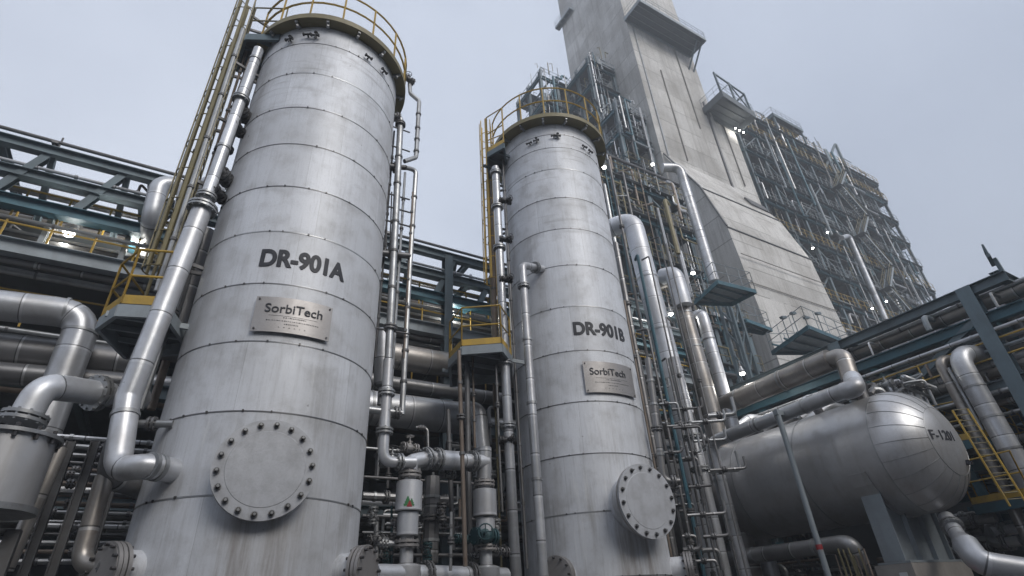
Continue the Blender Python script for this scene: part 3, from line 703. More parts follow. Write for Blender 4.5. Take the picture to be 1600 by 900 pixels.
pipe('dull bottom outlet pipe of the flat topped drum at the left edge', [V(dp.x, dp.y, dp.z - 1.2), V(dp.x, dp.y, 0.2)], 0.17, 'clad_dark', [(0, 0.15)])
# a ladder-like wall of thin pipes between drum and tower
rows = [680, 693, 706, 717, 730, 737, 752, 766, 770, 785, 798, 813, 820, 834, 848, 862, 878]
for k, y in enumerate(rows):
    D = 12.6 + 0.28 * (k % 5); r = random.choice((0.035, 0.045, 0.05, 0.03))
    a = W(60 - (k % 4) * 6 - (y - 680) * 0.35, y - 8, D=D); Yv = a.y + 0.8
    a = W(72 - (k % 4) * 14 - (y - 680) * 0.3, y, Y=Yv); bq = W(262 - (y - 680) * 0.25, y, Y=Yv); bq.z = a.z
    pipe(f'level pipe number {k + 1} counted from the top of the pipe wall between drum and tower', [a, bq], r, random.choice(('galv', 'galv', 'rusty', 'dull', 'clad')), [(0, random.uniform(0.3, 0.7))], n=8, group='thin level pipes left of DR-901A', name='wall_pipe', cat='thin pipe', clamps=[(0, 0.2), (0, 0.85)])
for k, (px, py) in enumerate(((112, 690), (150, 690), (196, 690))):
    a = W(px, py, D=12.3); MB2 = MB().ibeam(V(a.x, a.y, 0), V(a.x, a.y, a.z), 0.14, 0.14)
    tag(MB2.build('pipe_support', 'dull', None, loc=V(a.x, a.y, 0)), f'{["left", "middle", "right"][k]} dull steel upright carrying the thin pipe wall left of DR-901A', 'support', 'uprights of the thin pipe wall')
pipe('leaning brown drain pipe low at the left edge below the drum', [W(95, 700, D=11.2), W(8, 892, D=11.2)], 0.10, 'clad_old')
# ------------------------------------------------------------------ the long pipe rack behind the towers (along X)
YF, YB = 15.9, 23.5
RX0, RX1 = -14.0, 19.5
rk = thing('pipe_rack', V(-3.4, YF, 0), 'long steel pipe rack crossing behind both towers', 'pipe rack')
def zc(h): return h * YF / 15.5 + CAMZ
cols = [-10.5, 0.6, 7.0, 13.6, 19.3]
for yy in (YF, YB):
    for x in cols: MB().ibeam(V(x, yy, 0), V(x, yy, zc(11.6)), 0.32, 0.34, up=(0, 1, 0)).build('column', 'steel', rk)
for h, wd, ht, m, n in ((11.6, 0.26, 0.30, 'steel', 'top_chord'), (10.68, 0.26, 0.28, 'steel', 'lower_chord'), (9.75, 0.30, 0.34, 'teal', 'girder'), (8.45, 0.30, 0.42, 'pale_steel', 'girder'), (5.2, 0.28, 0.36, 'steel', 'girder'), (2.6, 0.28, 0.32, 'steel', 'girder')):
    for yy in (YF, YB): MB().ibeam(V(RX0, yy - 0.02, zc(h)), V(RX1, yy - 0.02, zc(h)), wd, ht).build(n, m, rk)
x = -5.2 - 5 * 1.78
while x < RX1 - 1.7:
    for yy in (YF, YB):
        MB().ibeam(V(x - 0.72, yy + .03, zc(9.9)), V(x, yy + .03, zc(11.5)), 0.20, 0.20, up=(0, 1, 0)).build('diagonal', 'steel', rk)
        if yy == YF: MB().ibeam(V(x + .08, yy + 0.05, zc(11.5)), V(x + .12, yy + 1.0, zc(9.9)), 0.15, 0.15, up=(1, 0, 0)).build('diagonal', 'steel', rk)
    if x < 0: MB().ibeam(V(x + .6, YF + .3, zc(8.5)), V(x + .6, YF + .3, zc(9.7)), 0.13, 0.13, up=(0, 1, 0)).build('hanger', 'pale_steel', rk)
    x += 1.78
for h in (11.6, 10.68, 9.75, 8.45, 5.2, 2.6):
    xx = RX0 + 0.6
    while xx < RX1:
        MB().ibeam(V(xx, YF, zc(h) + 0.02), V(xx, YB, zc(h) + 0.02), 0.18, 0.24).build('cross_beam', 'teal' if h in (9.75,) else 'steel', rk); xx += 3.55
for h, y0, y1 in ((8.72, YF + 0.2, YB), (9.98, YF + 1.2, YB - 0.6), (5.45, YF + 2.0, YB)):
    MB().box(RX0, y0, zc(h) - 0.03, RX1, y1, zc(h)).build('deck', 'deckgrey', rk)
for h, y in ((8.74, YF + 0.12), (9.6, YF + 0.5), (6.78, YF + 0.9)):
    r = MB(); rail_run(r, [V(RX0, y, zc(h)), V(RX1, y, zc(h))], 0.98, 0.95, 0.028); r.build('handrail', 'yellow', rk)
MB().box(RX0, YF + 0.85, zc(6.7), RX1, YF + 1.6, zc(6.73)).build('walkway', 'deckgrey', rk)
tag(MB().cyl(V(RX0, YF, zc(12.0)), V(RX1, YF, zc(12.0)), 0.055, 10).build('pipe', 'dull', rk.parent, loc=V(RX0, YF, zc(12.0))), 'thin dark pipe running on little posts along the top of the long pipe rack', 'pipe')
for x in (-13, -9.2, -5.2, -1.1, 4.6, 9.0, 12.5):
    a = MB().cyl(V(x, YF, zc(11.75)), V(x, YF, zc(11.95)), 0.03, 6); a.box(x - 0.08, YF - 0.1, zc(11.9), x + 0.08, YF + 0.1, zc(11.97)); a.cyl(V(x + .1, YF, zc(11.75)), V(x + .1, YF, zc(12.2)), 0.025, 6)
    a.build('pipe_post', 'dull', rk)
# pipes lying on its levels, row behind row
tones = ['clad', 'clad_dark', 'galv', 'dull', 'rusty', 'clad_old', 'clad_dark']
lv = ((5.42, 'lower', (0.16, 0.24)), (2.78, 'bottom', (0.12, 0.22)), (8.80, 'upper', (0.08, 0.16)), (10.02, 'fourth', (0.07, 0.15)), (10.85, 'top', (0.06, 0.12)))
nmz = {'clad': 'silver', 'clad_dark': 'dull grey', 'galv': 'galvanised', 'dull': 'dark steel', 'rusty': 'brown', 'clad_old': 'stained'}
for h, ln, (ra, rb) in lv:
    y = YF + 0.55; k = 0
    while y < YB - 0.4 and k < 11:
        r = random.uniform(ra, rb); m = random.choice(tones)
        tag(MB().cyl(V(RX0, y, zc(h) + r + 0.02), V(RX1, y, zc(h) + r + 0.02), r, 12).build('rack_pipe', m, None, loc=V(RX0, y, zc(h))), f'{nmz[m]} pipe, row {["one", "two", "three", "four", "five", "six", "seven", "eight", "nine", "ten", "eleven"][k]} from the front on the {ln} level of the long rack', 'rack pipe', 'pipes lying along the long rack')
        y += r * 2 + random.uniform(0.25, 0.6); k += 1
for k, (y, h, nm2) in enumerate(((YF + .35, 10.95, 'front'), (YF + 2.4, 10.95, 'middle'), (YF + .5, 9.15, 'lower front'))):
    b = MB(); b.box(RX0, y, zc(h), RX1, y + .45, zc(h) + .02); b.box(RX0, y, zc(h), RX1, y + .015, zc(h) + .12); b.box(RX0, y + .435, zc(h), RX1, y + .45, zc(h) + .12)
    x = RX0 + .2
    tag(b.build('cable_tray', 'galv', None, loc=V(RX0, y, zc(h))), f'{nm2} cable tray running along the long pipe rack', 'cable tray', 'cable trays of the long pipe rack')
for k, (y, h, r_, m_) in enumerate(((YF - .02, 10.98, .05, 'clad'), (YF + .1, 9.35, .06, 'galv'), (YF + .3, 9.45, .04, 'clad'), (YF + .15, 8.15, .08, 'clad_dark'), (YF + .5, 8.05, .10, 'galv'), (YF + .2, 6.4, .05, 'galv'))):
    z = zc(h); pipe(f'{TN[m_]} line {["resting on the lower chord", "hung highest under the blue-green girder", "hung just under the blue-green girder", "slung in front under the pale girder", "slung behind under the pale girder", "under the lower walkway"][k]} of the long pipe rack', [V(RX0, y, z), V(RX1, y, z)], r_, m_, n=10, clamps=[(0, t_ / 14) for t_ in range(1, 14)], group='lines hung on the face of the long rack', name='hung_pipe', cat='pipe')
for k in range(26):
    x = RX0 + 1.0 + k * 1.25; z0_, z1_ = ((8.6, 9.6), (9.8, 10.6), (10.8, 11.5))[k % 3]; y = YF + .25 + .3 * (k % 4)
    pipe(f'short upright pipe {k + 1} from the left between the levels of the long rack', [V(x - .4, y, zc(z0_)), V(x, y, zc(z0_)), V(x, y, zc(z1_)), V(x + .3, y + .5, zc(z1_))], (.04, .06, .03, .08)[k % 4], ('galv', 'dull', 'clad', 'rusty', 'teal')[k % 5], [(1, .5)], n=8, group='short upright pipes of the long rack', name='small_bore_pipe', cat='small pipe')
# the two flood lamps seen on the left, the one seen between the towers
for px, py, lab in ((107, 365, 'left'), (207, 377, 'right')):
    lamp(W(px, py, Y=YF + 0.6), f'{lab} one of the two lit flood lamps under the long pipe rack at the left', power=40, size=1.5)
lamp(W(704, 489, Y=YF + 0.4), 'lit flood lamp under the pipe rack between the two towers', power=40, size=1.3)
# big elbows rising over the rack beside tower A
pipe('pale clad pipe hooping over the rack left of the ladder', [W(236, 350, Y=15.3) + V(0, 1.7, 0), W(236, 346, Y=15.3), W(250, 286, Y=15.3), W(308, 298, Y=15.6)], 0.26, 'clad', bend=0.42, n=22)
pipe('second pale clad pipe curving over beside the hooping pipe', [W(285, 330, Y=14.6), W(295, 285, Y=14.6), W(345, 300, Y=15.0)], 0.22, 'clad_white', bend=0.4, n=20)
# an added dark block standing in for the gloom under the rack
bd = thing('added_dark_backing', V(0, 27, 0), 'dark block added behind the long pipe rack to keep its gaps dark', 'building')
MB().box(-22, 26.0, 0, 17.5, 34, 10.2).build('wall', 'dark_wall', bd)
for k in range(9): MB().box(-20 + k * 4.1, 25.93, 5.2, -17.4 + k * 4.1, 25.99, 7.2).build('added_louvre', 'dull', bd)
rf = MB(); rf.box(-22.3, 25.7, 10.2, 17.8, 34.3, 10.45); rf.build('roof', 'steel', bd)

# ------------------------------------------------------------------ between the towers
Yp = 13.75
pipe('very large silver clad header crossing between the two towers', [W(500, 628, Y=14.2), W(735, 655, Y=14.2)], 0.46, 'clad', n=30, clamps=[(0, 0.3), (0, 0.93)])
pipe('silver clad elbow dropping from the end of the large header', [W(722, 640, Y=13.5), W(747, 640, Y=13.2), W(757, 745, Y=13.2)], 0.225, 'clad', bend=0.34, n=22, flanges=[(1, 0.98)])
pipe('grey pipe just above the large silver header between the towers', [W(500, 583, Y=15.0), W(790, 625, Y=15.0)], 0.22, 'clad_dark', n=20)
pipe('large clad pipe lying under the rack walkway between the towers', [V(1.5, 15.7, zc(7.18)), V(12.0, 15.7, zc(7.18))], 0.42, 'clad_old', n=26)
t = pipe('slim domed cylinder standing beside the right side of DR-901A', [W(597, 600, D=12.2), W(597, 522, D=12.2)], 0.19, 'clad', n=20, name='surge_bottle', cat='cylinder')
q = W(597, 522, D=12.2); MB().lathe(q, (0, 0, 1), [(0, 0.19), (0.07, 0.17), (0.13, 0.11), (0.16, 0.02)], 20).build('dome', 'clad', t)
q = W(597, 600, D=12.2); MB().lathe(q, (0, 0, -1), [(0, 0.19), (0.06, 0.16), (0.10, 0.08), (0.5, 0.08)], 20).build('outlet', 'galv', t)
# risers on the right of tower A
DR = 10.9
def shellA(deg, z): a = math.radians(deg); return V(TA.x + RS * math.cos(a), TA.y + RS * math.sin(a), z)
p2t = W(626, 186, D=DR); p2b = W(600, 640, D=DR)
pipe('long grey riser close to the right side of DR-901A, elbowed at its head', [shellA(-12, p2t.z), p2t, W(607, 560, D=DR)], 0.085, 'galv', [(0, 0.45), (1, 0.03), (1, 0.9)], clamps=[(1, .2), (1, .33), (1, .5), (1, .62), (1, .76)])
pipe('lower length of the grey riser turning right into the valve manifold', [W(607, 562, D=DR), W(598, 722, D=DR), W(648, 722, D=DR + .25)], 0.105, 'clad', [(0, 0.35), (0, 0.72), (1, 0.5)], bend=0.22)
p3 = W(655, 158, D=11.2)
pipe('outer riser right of DR-901A with a kinked top hanging from its valve', [W(640, 130, D=11.2), W(641, 146, D=11.2), W(655, 158, D=11.2), W(650, 246, D=11.2), W(632, 252, D=11.05)], 0.062, 'galv', clamps=[(2, .25), (2, .5), (2, .7), (2, .9)], n=10)
pipe('outer riser running down past the lettering of DR-901A', [W(634, 262, D=11.05), W(650, 266, D=11.2), W(640, 420, D=11.2), W(628, 648, D=11.2)], 0.062, 'galv', clamps=[(1, .3), (1, .6), (2, .3), (2, .6), (2, .8)], n=10)
pipe('short horizontal nozzle pipe high on the right side of DR-901A', [shellA(-8, W(606, 262, D=11).z), W(634, 262, D=11.1)], 0.07, 'dull', [(0, 0.4)])
pipe('horizontal nozzle pipe below the level of the lettering on DR-901A', [shellA(-8, W(592, 397, D=11).z), W(640, 400, D=11.1)], 0.075, 'dull', [(0, 0.35)])
pipe('horizontal tee pipe low on the right side of DR-901A', [shellA(-10, W(570, 643, D=11).z), W(628, 646, D=11.0)], 0.075, 'galv', [(0, 0.5), (0, 0.85)])
for k, (px, py, lab) in enumerate(((612, 134, 'beside the handrail at the top right of DR-901A'), (638, 124, 'topping the outer riser right of DR-901A'), (612, 262, 'on the high nozzle right of DR-901A'), (608, 397, 'on the nozzle right of the lettering of DR-901A'))):
    valve(W(px, py, D=11.1), (1, 0.2, 0), 0.062, f'small dark valve {lab}', m='dull', group='valves right of DR-901A')
for k, (y0, y1, px) in enumerate(((262, 395, 607), (300, 380, 612), (395, 560, 618))):
    pipe(f'{["upper", "second", "lower"][k]} thin instrument tube strapped beside the risers right of DR-901A', [W(px, y0, D=11.0), W(px - (y1 - y0) * 0.03, y1, D=11.0)], 0.018, 'dull', n=6, group='instrument tubes right of DR-901A')
for k, (px, y0, y1, r_, m_, lab) in enumerate(((616, 205, 560, .028, 'dull', 'dark tube nearest the shell'), (633, 270, 640, .035, 'galv', 'grey tube between the two risers'), (645, 300, 560, .025, 'rusty', 'brown tube outside the outer riser'))):
    a = W(px, y0, D=11.15); pipe(f'thin {lab} in the bundle right of DR-901A', [a, V(a.x, a.y, W(px, y1, D=11.15).z)], r_, m_, n=8, clamps=[(0, t_ / 7) for t_ in range(1, 7)], group='thin tubes in the bundle right of DR-901A')
for y in (205, 235, 310, 330, 352, 520): 
    a = W(606, y, D=10.95); 
    tag(MB().cyl(shellA(-14, a.z), W(640, y + 2, D=11.1), 0.022, 6).build('bracket', 'dull', None, loc=shellA(-14, a.z)), f'{dict(zip((205,235,310,330,352,520), ("topmost", "second", "third", "fourth", "fifth", "lowest")))[y]} thin tie bar between shell and risers right of DR-901A', 'bracket', 'brackets right of DR-901A')
# filter canisters with their manifold
DC = 11.3
def canister(px, y0, y1, ym, D, label, marks):
    a, b = W(px, y0, D=D), W(px - (px - 713) * (y1 - y0) / 1700 * 0 , y1, D=D); zt, zm, zb = a.z, W(px, ym, D=D).z, b.z
    t = thing('filter_canister', V(a.x, a.y, zb), label, 'filter')
    P = lambda z: V(a.x, a.y, z)
    r1, r2 = 0.255, 0.20
    MB().lathe(P(zm), (0, 0, 1), [(0, r1 - 0.05), (0.0, r1), (zt - zm - 0.02, r1), (zt - zm, r1 - 0.04), (zt - zm, 0.12)], 32).build('upper_shell', 'clad_white', t)
    MB().lathe(P(zb), (0, 0, 1), [(0, r2), (zm - zb - 0.01, r2)], 32).build('lower_shell', 'clad_white', t)
    f = MB().flange(P(zt + 0.12), (0, 0, 1), 0.15, 22, 10); f.build('flange', 'plate', t)
    MB().cyl(P(zt - 0.01), P(zt + 0.35), 0.125, 20).build('neck', 'clad', t)
    MB().flange(P(zb - 0.13), (0, 0, 1), 0.15, 22, 10).build('flange', 'plate', t)
    MB().cyl(P(zb - 0.45), P(zb), 0.125, 20).build('neck', 'clad', t)
    MB().lathe(P(zb - 0.45), (0, 0, -1), [(0, 0.14), (0.05, 0.27), (0.32, 0.27), (0.45, 0.2)], 26).build('boot', 'clad', t)
    # sticker: a green peak with a red one in front
    face = math.atan2(-a.y, -a.x) + 0.05
    if marks:
        for m_, da, w_, h_, z0, lift in (('white', 0, 0.20, 0.05, 0.05, 0), ('green', -.12, 0.15, 0.17, 0.07, .002), ('green', .16, 0.11, 0.13, 0.07, .003), ('red', .02, 0.10, 0.11, 0.055, .005)):
            st_ = MB(); c_ = V(a.x, a.y, 0)
            for j in range(8):
                ww = w_ if m_ == 'white' else w_ * (1 - j / 8.5) * (1.15 if j % 2 else .9)
                hw = ww / 2 / r1; curved_plate(st_, c_, r1 + 0.003 + lift, face + da - hw, face + da + hw, zm + z0 + h_ * j / 8, zm + z0 + h_ * (j + 1) / 8 - .0005, .001, 4)
            st_.build('sticker', m_, t)
    return t, P, zt, zb
t1, P1, zt1, zb1 = canister(640, 752, 838, 800, DC, 'left filter canister with a green and red sticker between the towers', True)
t2, P2, zt2, zb2 = canister(757, 765, 845, 808, DC + 1.15, 'right filter canister under the silver elbow between the towers', False)
ea = W(640, 722, D=DC)
pipe('pipe turning from the manifold down into the left filter canister', [P1(zt1 + 0.2), P1(ea.z), W(668, 716, D=DC + 0.25), W(760, 722, D=DC + 1.15)], 0.15, 'clad', [(1, 0.95), (2, 0.15), (2, 0.75)], bend=0.28, n=20)
a, b = W(682, 718, D=DC + 0.4), W(717, 720, D=DC + 0.75); tag(MB().cyl(a, b, 0.20, 26).build('sleeve', 'clad_white', None, loc=a), 'fat pale sleeve on the manifold pipe between the filter canisters', 'pipe sleeve')
pipe('vertical pipe above the right filter canister', [P2(zt2 + 0.2), W(757, 700, D=DC + 1.15)], 0.16, 'clad', n=20)
valve(W(640, 700, D=DC + .3), (1, 0.2, 0), 0.06, 'pale valve standing on the manifold pipe above the left canister', m='plate', wheel='plate', group='valves round the canisters')
valve(W(757, 838, D=DC + .9), (1, 0.2, 0), 0.10, 'teal valve beside the neck of the right filter canister', up=(-0.4, -0.9, 0.1), m='valve_teal', wheel='valve_teal', group='valves round the canisters')
valve(W(612, 722, D=DC), (1, 0.1, 0), 0.075, 'small grey valve left of the manifold elbow at DR-901A', m='galv', group='valves round the canisters')
hz = W(680, 897, D=DC).z
pipe('pale clad header running along the foot of both filter canisters', [W(585, 897, D=DC - 0.5), W(640, 897, D=DC), W(790, 900, D=DC + 1.6)], 0.16, 'clad_white', [(1, 0.15), (1, 0.6)], bend=0)
# small-bore tangle around them
for k, (pts, r, m, lab) in enumerate((
    ([(582, 812), (588, 808), (588, 895)], 0.05, 'galv', 'hooked pipe with tees left of the left canister'),
    ([(604, 818), (640, 820)], 0.03, 'galv', 'thin link pipe reaching the left canister'),
    ([(584, 848), (618, 850)], 0.06, 'clad', 'short capped pipe low beside DR-901A'),
    ([(612, 790), (612, 890)], 0.022, 'valve_teal', 'thin teal tube left of the left canister'),
    ([(717, 548), (724, 770), (727, 885)], 0.045, 'rusty', 'brown upright pipe between the two canisters'),
    ([(705, 800), (704, 892)], 0.03, 'galv', 'thin upright tube left of the brown upright pipe'),
    ([(775, 570), (780, 700), (785, 800)], 0.03, 'dull', 'thin dark tube behind the right filter canister'),
    ([(738, 540), (742, 700)], 0.03, 'rusty', 'thin brown tube under the yellow railed platform'),
    ([(650, 668), (668, 670), (669, 712)], 0.035, 'galv', 'thin bent tube below the large silver header'),
    ([(568, 700), (760, 708)], 0.04, 'galv', 'level tube crossing above the manifold between the towers'),
    ([(568, 745), (770, 750)], 0.035, 'dull', 'level tube crossing below the manifold between the towers'),
    ([(566, 775), (640, 770), (700, 772)], 0.10, 'clad_dark', 'bent dull pipe behind the left canister'),
    ([(566, 806), (780, 812)], 0.04, 'dull', 'level tube crossing behind the canisters at mid height'),
    ([(566, 832), (780, 838)], 0.03, 'galv', 'thin level tube crossing behind the canisters low down'),
    ([(566, 868), (780, 872)], 0.045, 'dull', 'lowest level tube crossing behind the canisters'),
    ([(676, 745), (672, 880)], 0.17, 'clad_dark', 'stout dull upright pipe behind the canisters'),
    ([(700, 640), (708, 860)], 0.055, 'dull', 'dark upright pipe behind the manifold'))):
    D = DC + (0.2 if k < 6 else 1.6 + 0.22 * (k % 5))
    if k >= 9 and k not in (15, 16):
        a = W(*pts[0], Y=12.6 + 0.3 * (k % 4)); P_ = [a] + [V(W(px, py, Y=a.y).x, a.y, a.z) for px, py in pts[1:]]
    else: P_ = [W(px, py, D=D) for px, py in pts]
    pipe(lab, P_, r, m, [(0, 0.5)], n=10, clamps=[(0, 0.25), (0, 0.75)])
rg = random.Random(21)
for k, (px, py, D, r) in enumerate(((583, 806, 11.5, .05), (590, 845, 11.5, .06), (605, 868, 11.6, .05), (700, 742, 12.2, .05), (690, 800, 12.6, .06), (722, 842, 12.4, .05), (775, 826, 12.8, .06), (784, 862, 12.8, .05), (668, 862, 12.2, .05), (742, 872, 12.9, .05))):
    valve(W(px, py, D=D), (1, .1, 0) if k % 2 else (0, 0, 1), r, f'{NTH[k]} small valve of the low row round the canisters, counted from left to right'.replace('counted from left to right', ['far left', 'left and lower', 'by the floor on the left', 'above mid height', 'centre', 'right of the brown pipe', 'right of the right canister', 'far right and low', 'between the canisters', 'close to the right boot'][k]), up=(-.3, -1, .2) if k % 2 else (-.5, -.9, 0), m=('galv', 'dull', 'valve_teal')[k % 3], wheel='black', group='small valves round the canisters')
for k in range(54):
    px, py = rg.uniform(570, 775), rg.uniform(690, 885); Y = rg.uniform(13.0, 15.6); a = W(px, py, Y=Y); L_ = rg.uniform(0.4, 1.6)
    e = a + (V(0, 0, L_) if k % 2 else V(L_, 0, 0)); e2 = e + (V(0.4, 0, 0) if k % 2 else V(0, 0, 0.5))
    r_ = rg.uniform(0.025, 0.06); m_ = rg.choice(('dull', 'galv', 'rusty', 'galv', 'clad_dark'))
    pipe(f'{sizew(r_)} {TN[m_]} {"upright" if k % 2 else "level"} pipe in the {"upper" if py < 755 else "middle" if py < 820 else "lower"} tangle {"next to DR-901A" if px < 625 else "behind the left canister" if px < 670 else "between the canisters" if px < 730 else "behind the right canister"}', [a, e, e2], r_, m_, [(0, 0.5)], n=8, group='small-bore tangle behind the canisters', name='small_bore_pipe', cat='small pipe')
# ------------------------------------------------------------------ pipes on tower B
def shellB(deg, z): a = math.radians(deg); return V(TB.x + RS * math.cos(a), TB.y + RS * math.sin(a), z)
pt = W(824, 413, D=12.9)
pipe('slim clad pipe hooking out of the shell and running down the front of DR-901B', [shellB(-146, pt.z), W(816, 414, D=12.55), W(849, 900, D=12.55)], 0.105, 'clad', [(0, 0.35), (1, 0.09)], bend=0.2, n=16, clamps=[(1, .3), (1, .52), (1, .75)])
pipe('tall grey riser between the ladder and the shell of DR-901B', [W(774, 262, D=13.2), W(806, 905, D=13.2)], 0.12, 'clad', [(0, 0.02), (0, 0.14), (0, 0.27), (0, 0.58), (0, 0.72)], n=16)
pipe('thin twin pipe right behind the tall riser of DR-901B', [W(789, 600, D=13.4), W(812, 905, D=13.4)], 0.06, 'galv', n=10)
pipe('brown pipe inside the ladder cage of DR-901B', [W(768, 240, D=14.9), W(775, 640, D=14.9)], 0.085, 'rusty', n=12, clamps=[(0, .3), (0, .6)])
for y in (318, 378, 440, 690):
    a = W(783, y, D=13.25); valve(a + V(0.06, -0.16, 0) , (1, -0.3, 0), 0.06, f'small black valve at the {dict(zip((318,378,440,690), ("highest", "second", "third", "lowest")))[y]} flange of the tall riser of DR-901B', up=(0.3, -1, 0), m='black', group='valves on the riser of DR-901B')
for k, (px, y0, y1, D, r, m) in enumerate(((951, 250, 640, 16.6, 0.05, 'dull'), (962, 380, 770, 16.4, 0.09, 'clad_dark'), (975, 470, 720, 16.2, 0.05, 'rusty'))):
    a = W(px, y0, D=D); b = V(a.x, a.y, 0.3)
    pipe(f'{["thin dark", "medium dull", "thin brown"][k]} riser standing close behind the right side of DR-901B', [a, b], r, m, [(0, .2), (0, .6)], n=10)
pipe('riser elbowed at its foot beside the manhole of DR-901B', [W(1012, 560, D=14.2), W(1037, 752, D=14.2), W(1062, 752, D=14.3)], 0.085, 'clad_dark', [(0, 0.6), (1, 0.6)], bend=0.2, clamps=[(0, .2), (0, .4), (0, .8)])
for k, (a_, D_, r_, m_, lab) in enumerate(((-2.6, 14.9, .03, 'yellow_dull', 'leftmost'), (-1.0, 14.2, .05, 'galv', 'middle'), (-.2, 13.9, .035, 'dull', 'rightmost'))):
    p_ = azv(a_, D_); pipe(f'{lab} thin conduit strapped along the ladder of DR-901B', [V(p_.x, p_.y, 2.5), V(p_.x, p_.y, 15.2)], r_, m_, n=8, clamps=[(0, t_ / 9) for t_ in range(1, 9)], group='conduits along the ladder of DR-901B')
lamp(W(944, 262, D=22), 'lit flood lamp just right of the top of DR-901B')

# ------------------------------------------------------------------ the great clad verticals right of tower B
pipe('wide pale clad pipe with a rounded elbow at its head right of DR-901B', [W(930, 366, D=20.5), W(988, 344, D=20), W(1066, 650, D=20), V(W(1066, 650, D=20).x, W(1066, 650, D=20).y, 0.3)], 0.42, 'clad_white', bend=0.62, n=28, clamps=[(1, .35), (1, .62), (1, .85)])
a = W(1060, 560, D=19.3); pipe('clad pipe standing close in front of the wide pale pipe right of DR-901B', [W(1052, 560, D=18.2), W(1110, 800, D=18.2), V(W(1110, 800, D=18.2).x, W(1110, 800, D=18.2).y, 0.3)], 0.19, 'clad', [(0, .55), (0, .75)], n=20)
pipe('stained clad pipe topped by a short bright elbow, second from DR-901B', [W(1030, 440, D=21.4), W(1052, 432, D=21), W(1108, 630, D=21), V(W(1108, 630, D=21).x, W(1108, 630, D=21).y, 2)], 0.34, 'clad_old', bend=0.55, n=24, clamps=[(1, .33), (1, .6)])
pipe('bright elbow capping the stained clad pipe', [W(1036, 432, D=20.95), W(1054, 428, D=20.6), W(1068, 478, D=20.65)], 0.352, 'clad_white', bend=0.6, n=24)
pipe('slimmer clad pipe with a swan neck, third from DR-901B', [W(1080, 500, D=22.4), W(1096, 489, D=22), W(1138, 640, D=22), V(W(1138, 640, D=22).x, W(1138, 640, D=22).y, 2)], 0.25, 'clad', bend=0.45, n=22, clamps=[(1, .3)])
pipe('tall clad pipe climbing the shaded side of the concrete tower', [W(1035, 262, D=29), W(1062, 262, D=29.6), W(1116, 440, D=29.6)], 0.30, 'clad', bend=0.6, n=20, clamps=[(1, .3), (1, .6)])
rg = random.Random(31)
for k in range(15):                                                     # slender risers in the slot between DR-901B and the structures
    px = rg.uniform(950, 1045); D = rg.uniform(15.5, 18.8); y0 = rg.uniform(330, 560); r = rg.choice((0.025, 0.03, 0.04, 0.055)); m = rg.choice(('dull', 'clad_dark', 'rusty', 'teal', 'dull'))
    a = W(px, y0, D=D); z1 = 0.2
    if (V(a.x, a.y, 0) - TB).length < 1.95: continue
    pipe(f'{sizew(r)} {TN[m]} riser with its head {"high" if y0 < 410 else "midway" if y0 < 490 else "low"} in the crowded slot {"against DR-901B" if px < 990 else "by the wide pale pipe" if px < 1035 else "by the drum"}', [a + V(rg.uniform(-.6, .6), .3, 0), a, V(a.x, a.y, z1)], r, m, [(1, rg.uniform(.2, .8))], n=8, group='slender risers right of DR-901B', name='slot_riser', cat='riser pipe')
for k in range(40):
    px, py = rg.uniform(1000, 1110), rg.uniform(600, 890); D = rg.uniform(14.5, 17.5); a = W(px, py, D=D); L_ = rg.uniform(.3, 1.0)
    if (V(a.x, a.y, 0) - TB).length < 2.0: continue
    r = rg.choice((.025, .04, .06, .035)); m = rg.choice(('dull', 'dull', 'clad_dark', 'galv')); up_ = rg.choice((-.5, .5, .3))
    pipe(f'{sizew(r)} {TN[m]} {"downturned" if up_ < 0 else "upturned"} pipe in the {"upper" if py < 690 else "middle" if py < 790 else "lower"} tangle {"beside the manhole of DR-901B" if px < 1050 else "at the far end of the drum"}', [a, a + vdir(90) * L_, a + vdir(90) * L_ + V(0, 0, up_)], r, m, [(0, .4)], n=8, group='small pipes between DR-901B and the drum', name='small_bore_pipe', cat='small pipe')

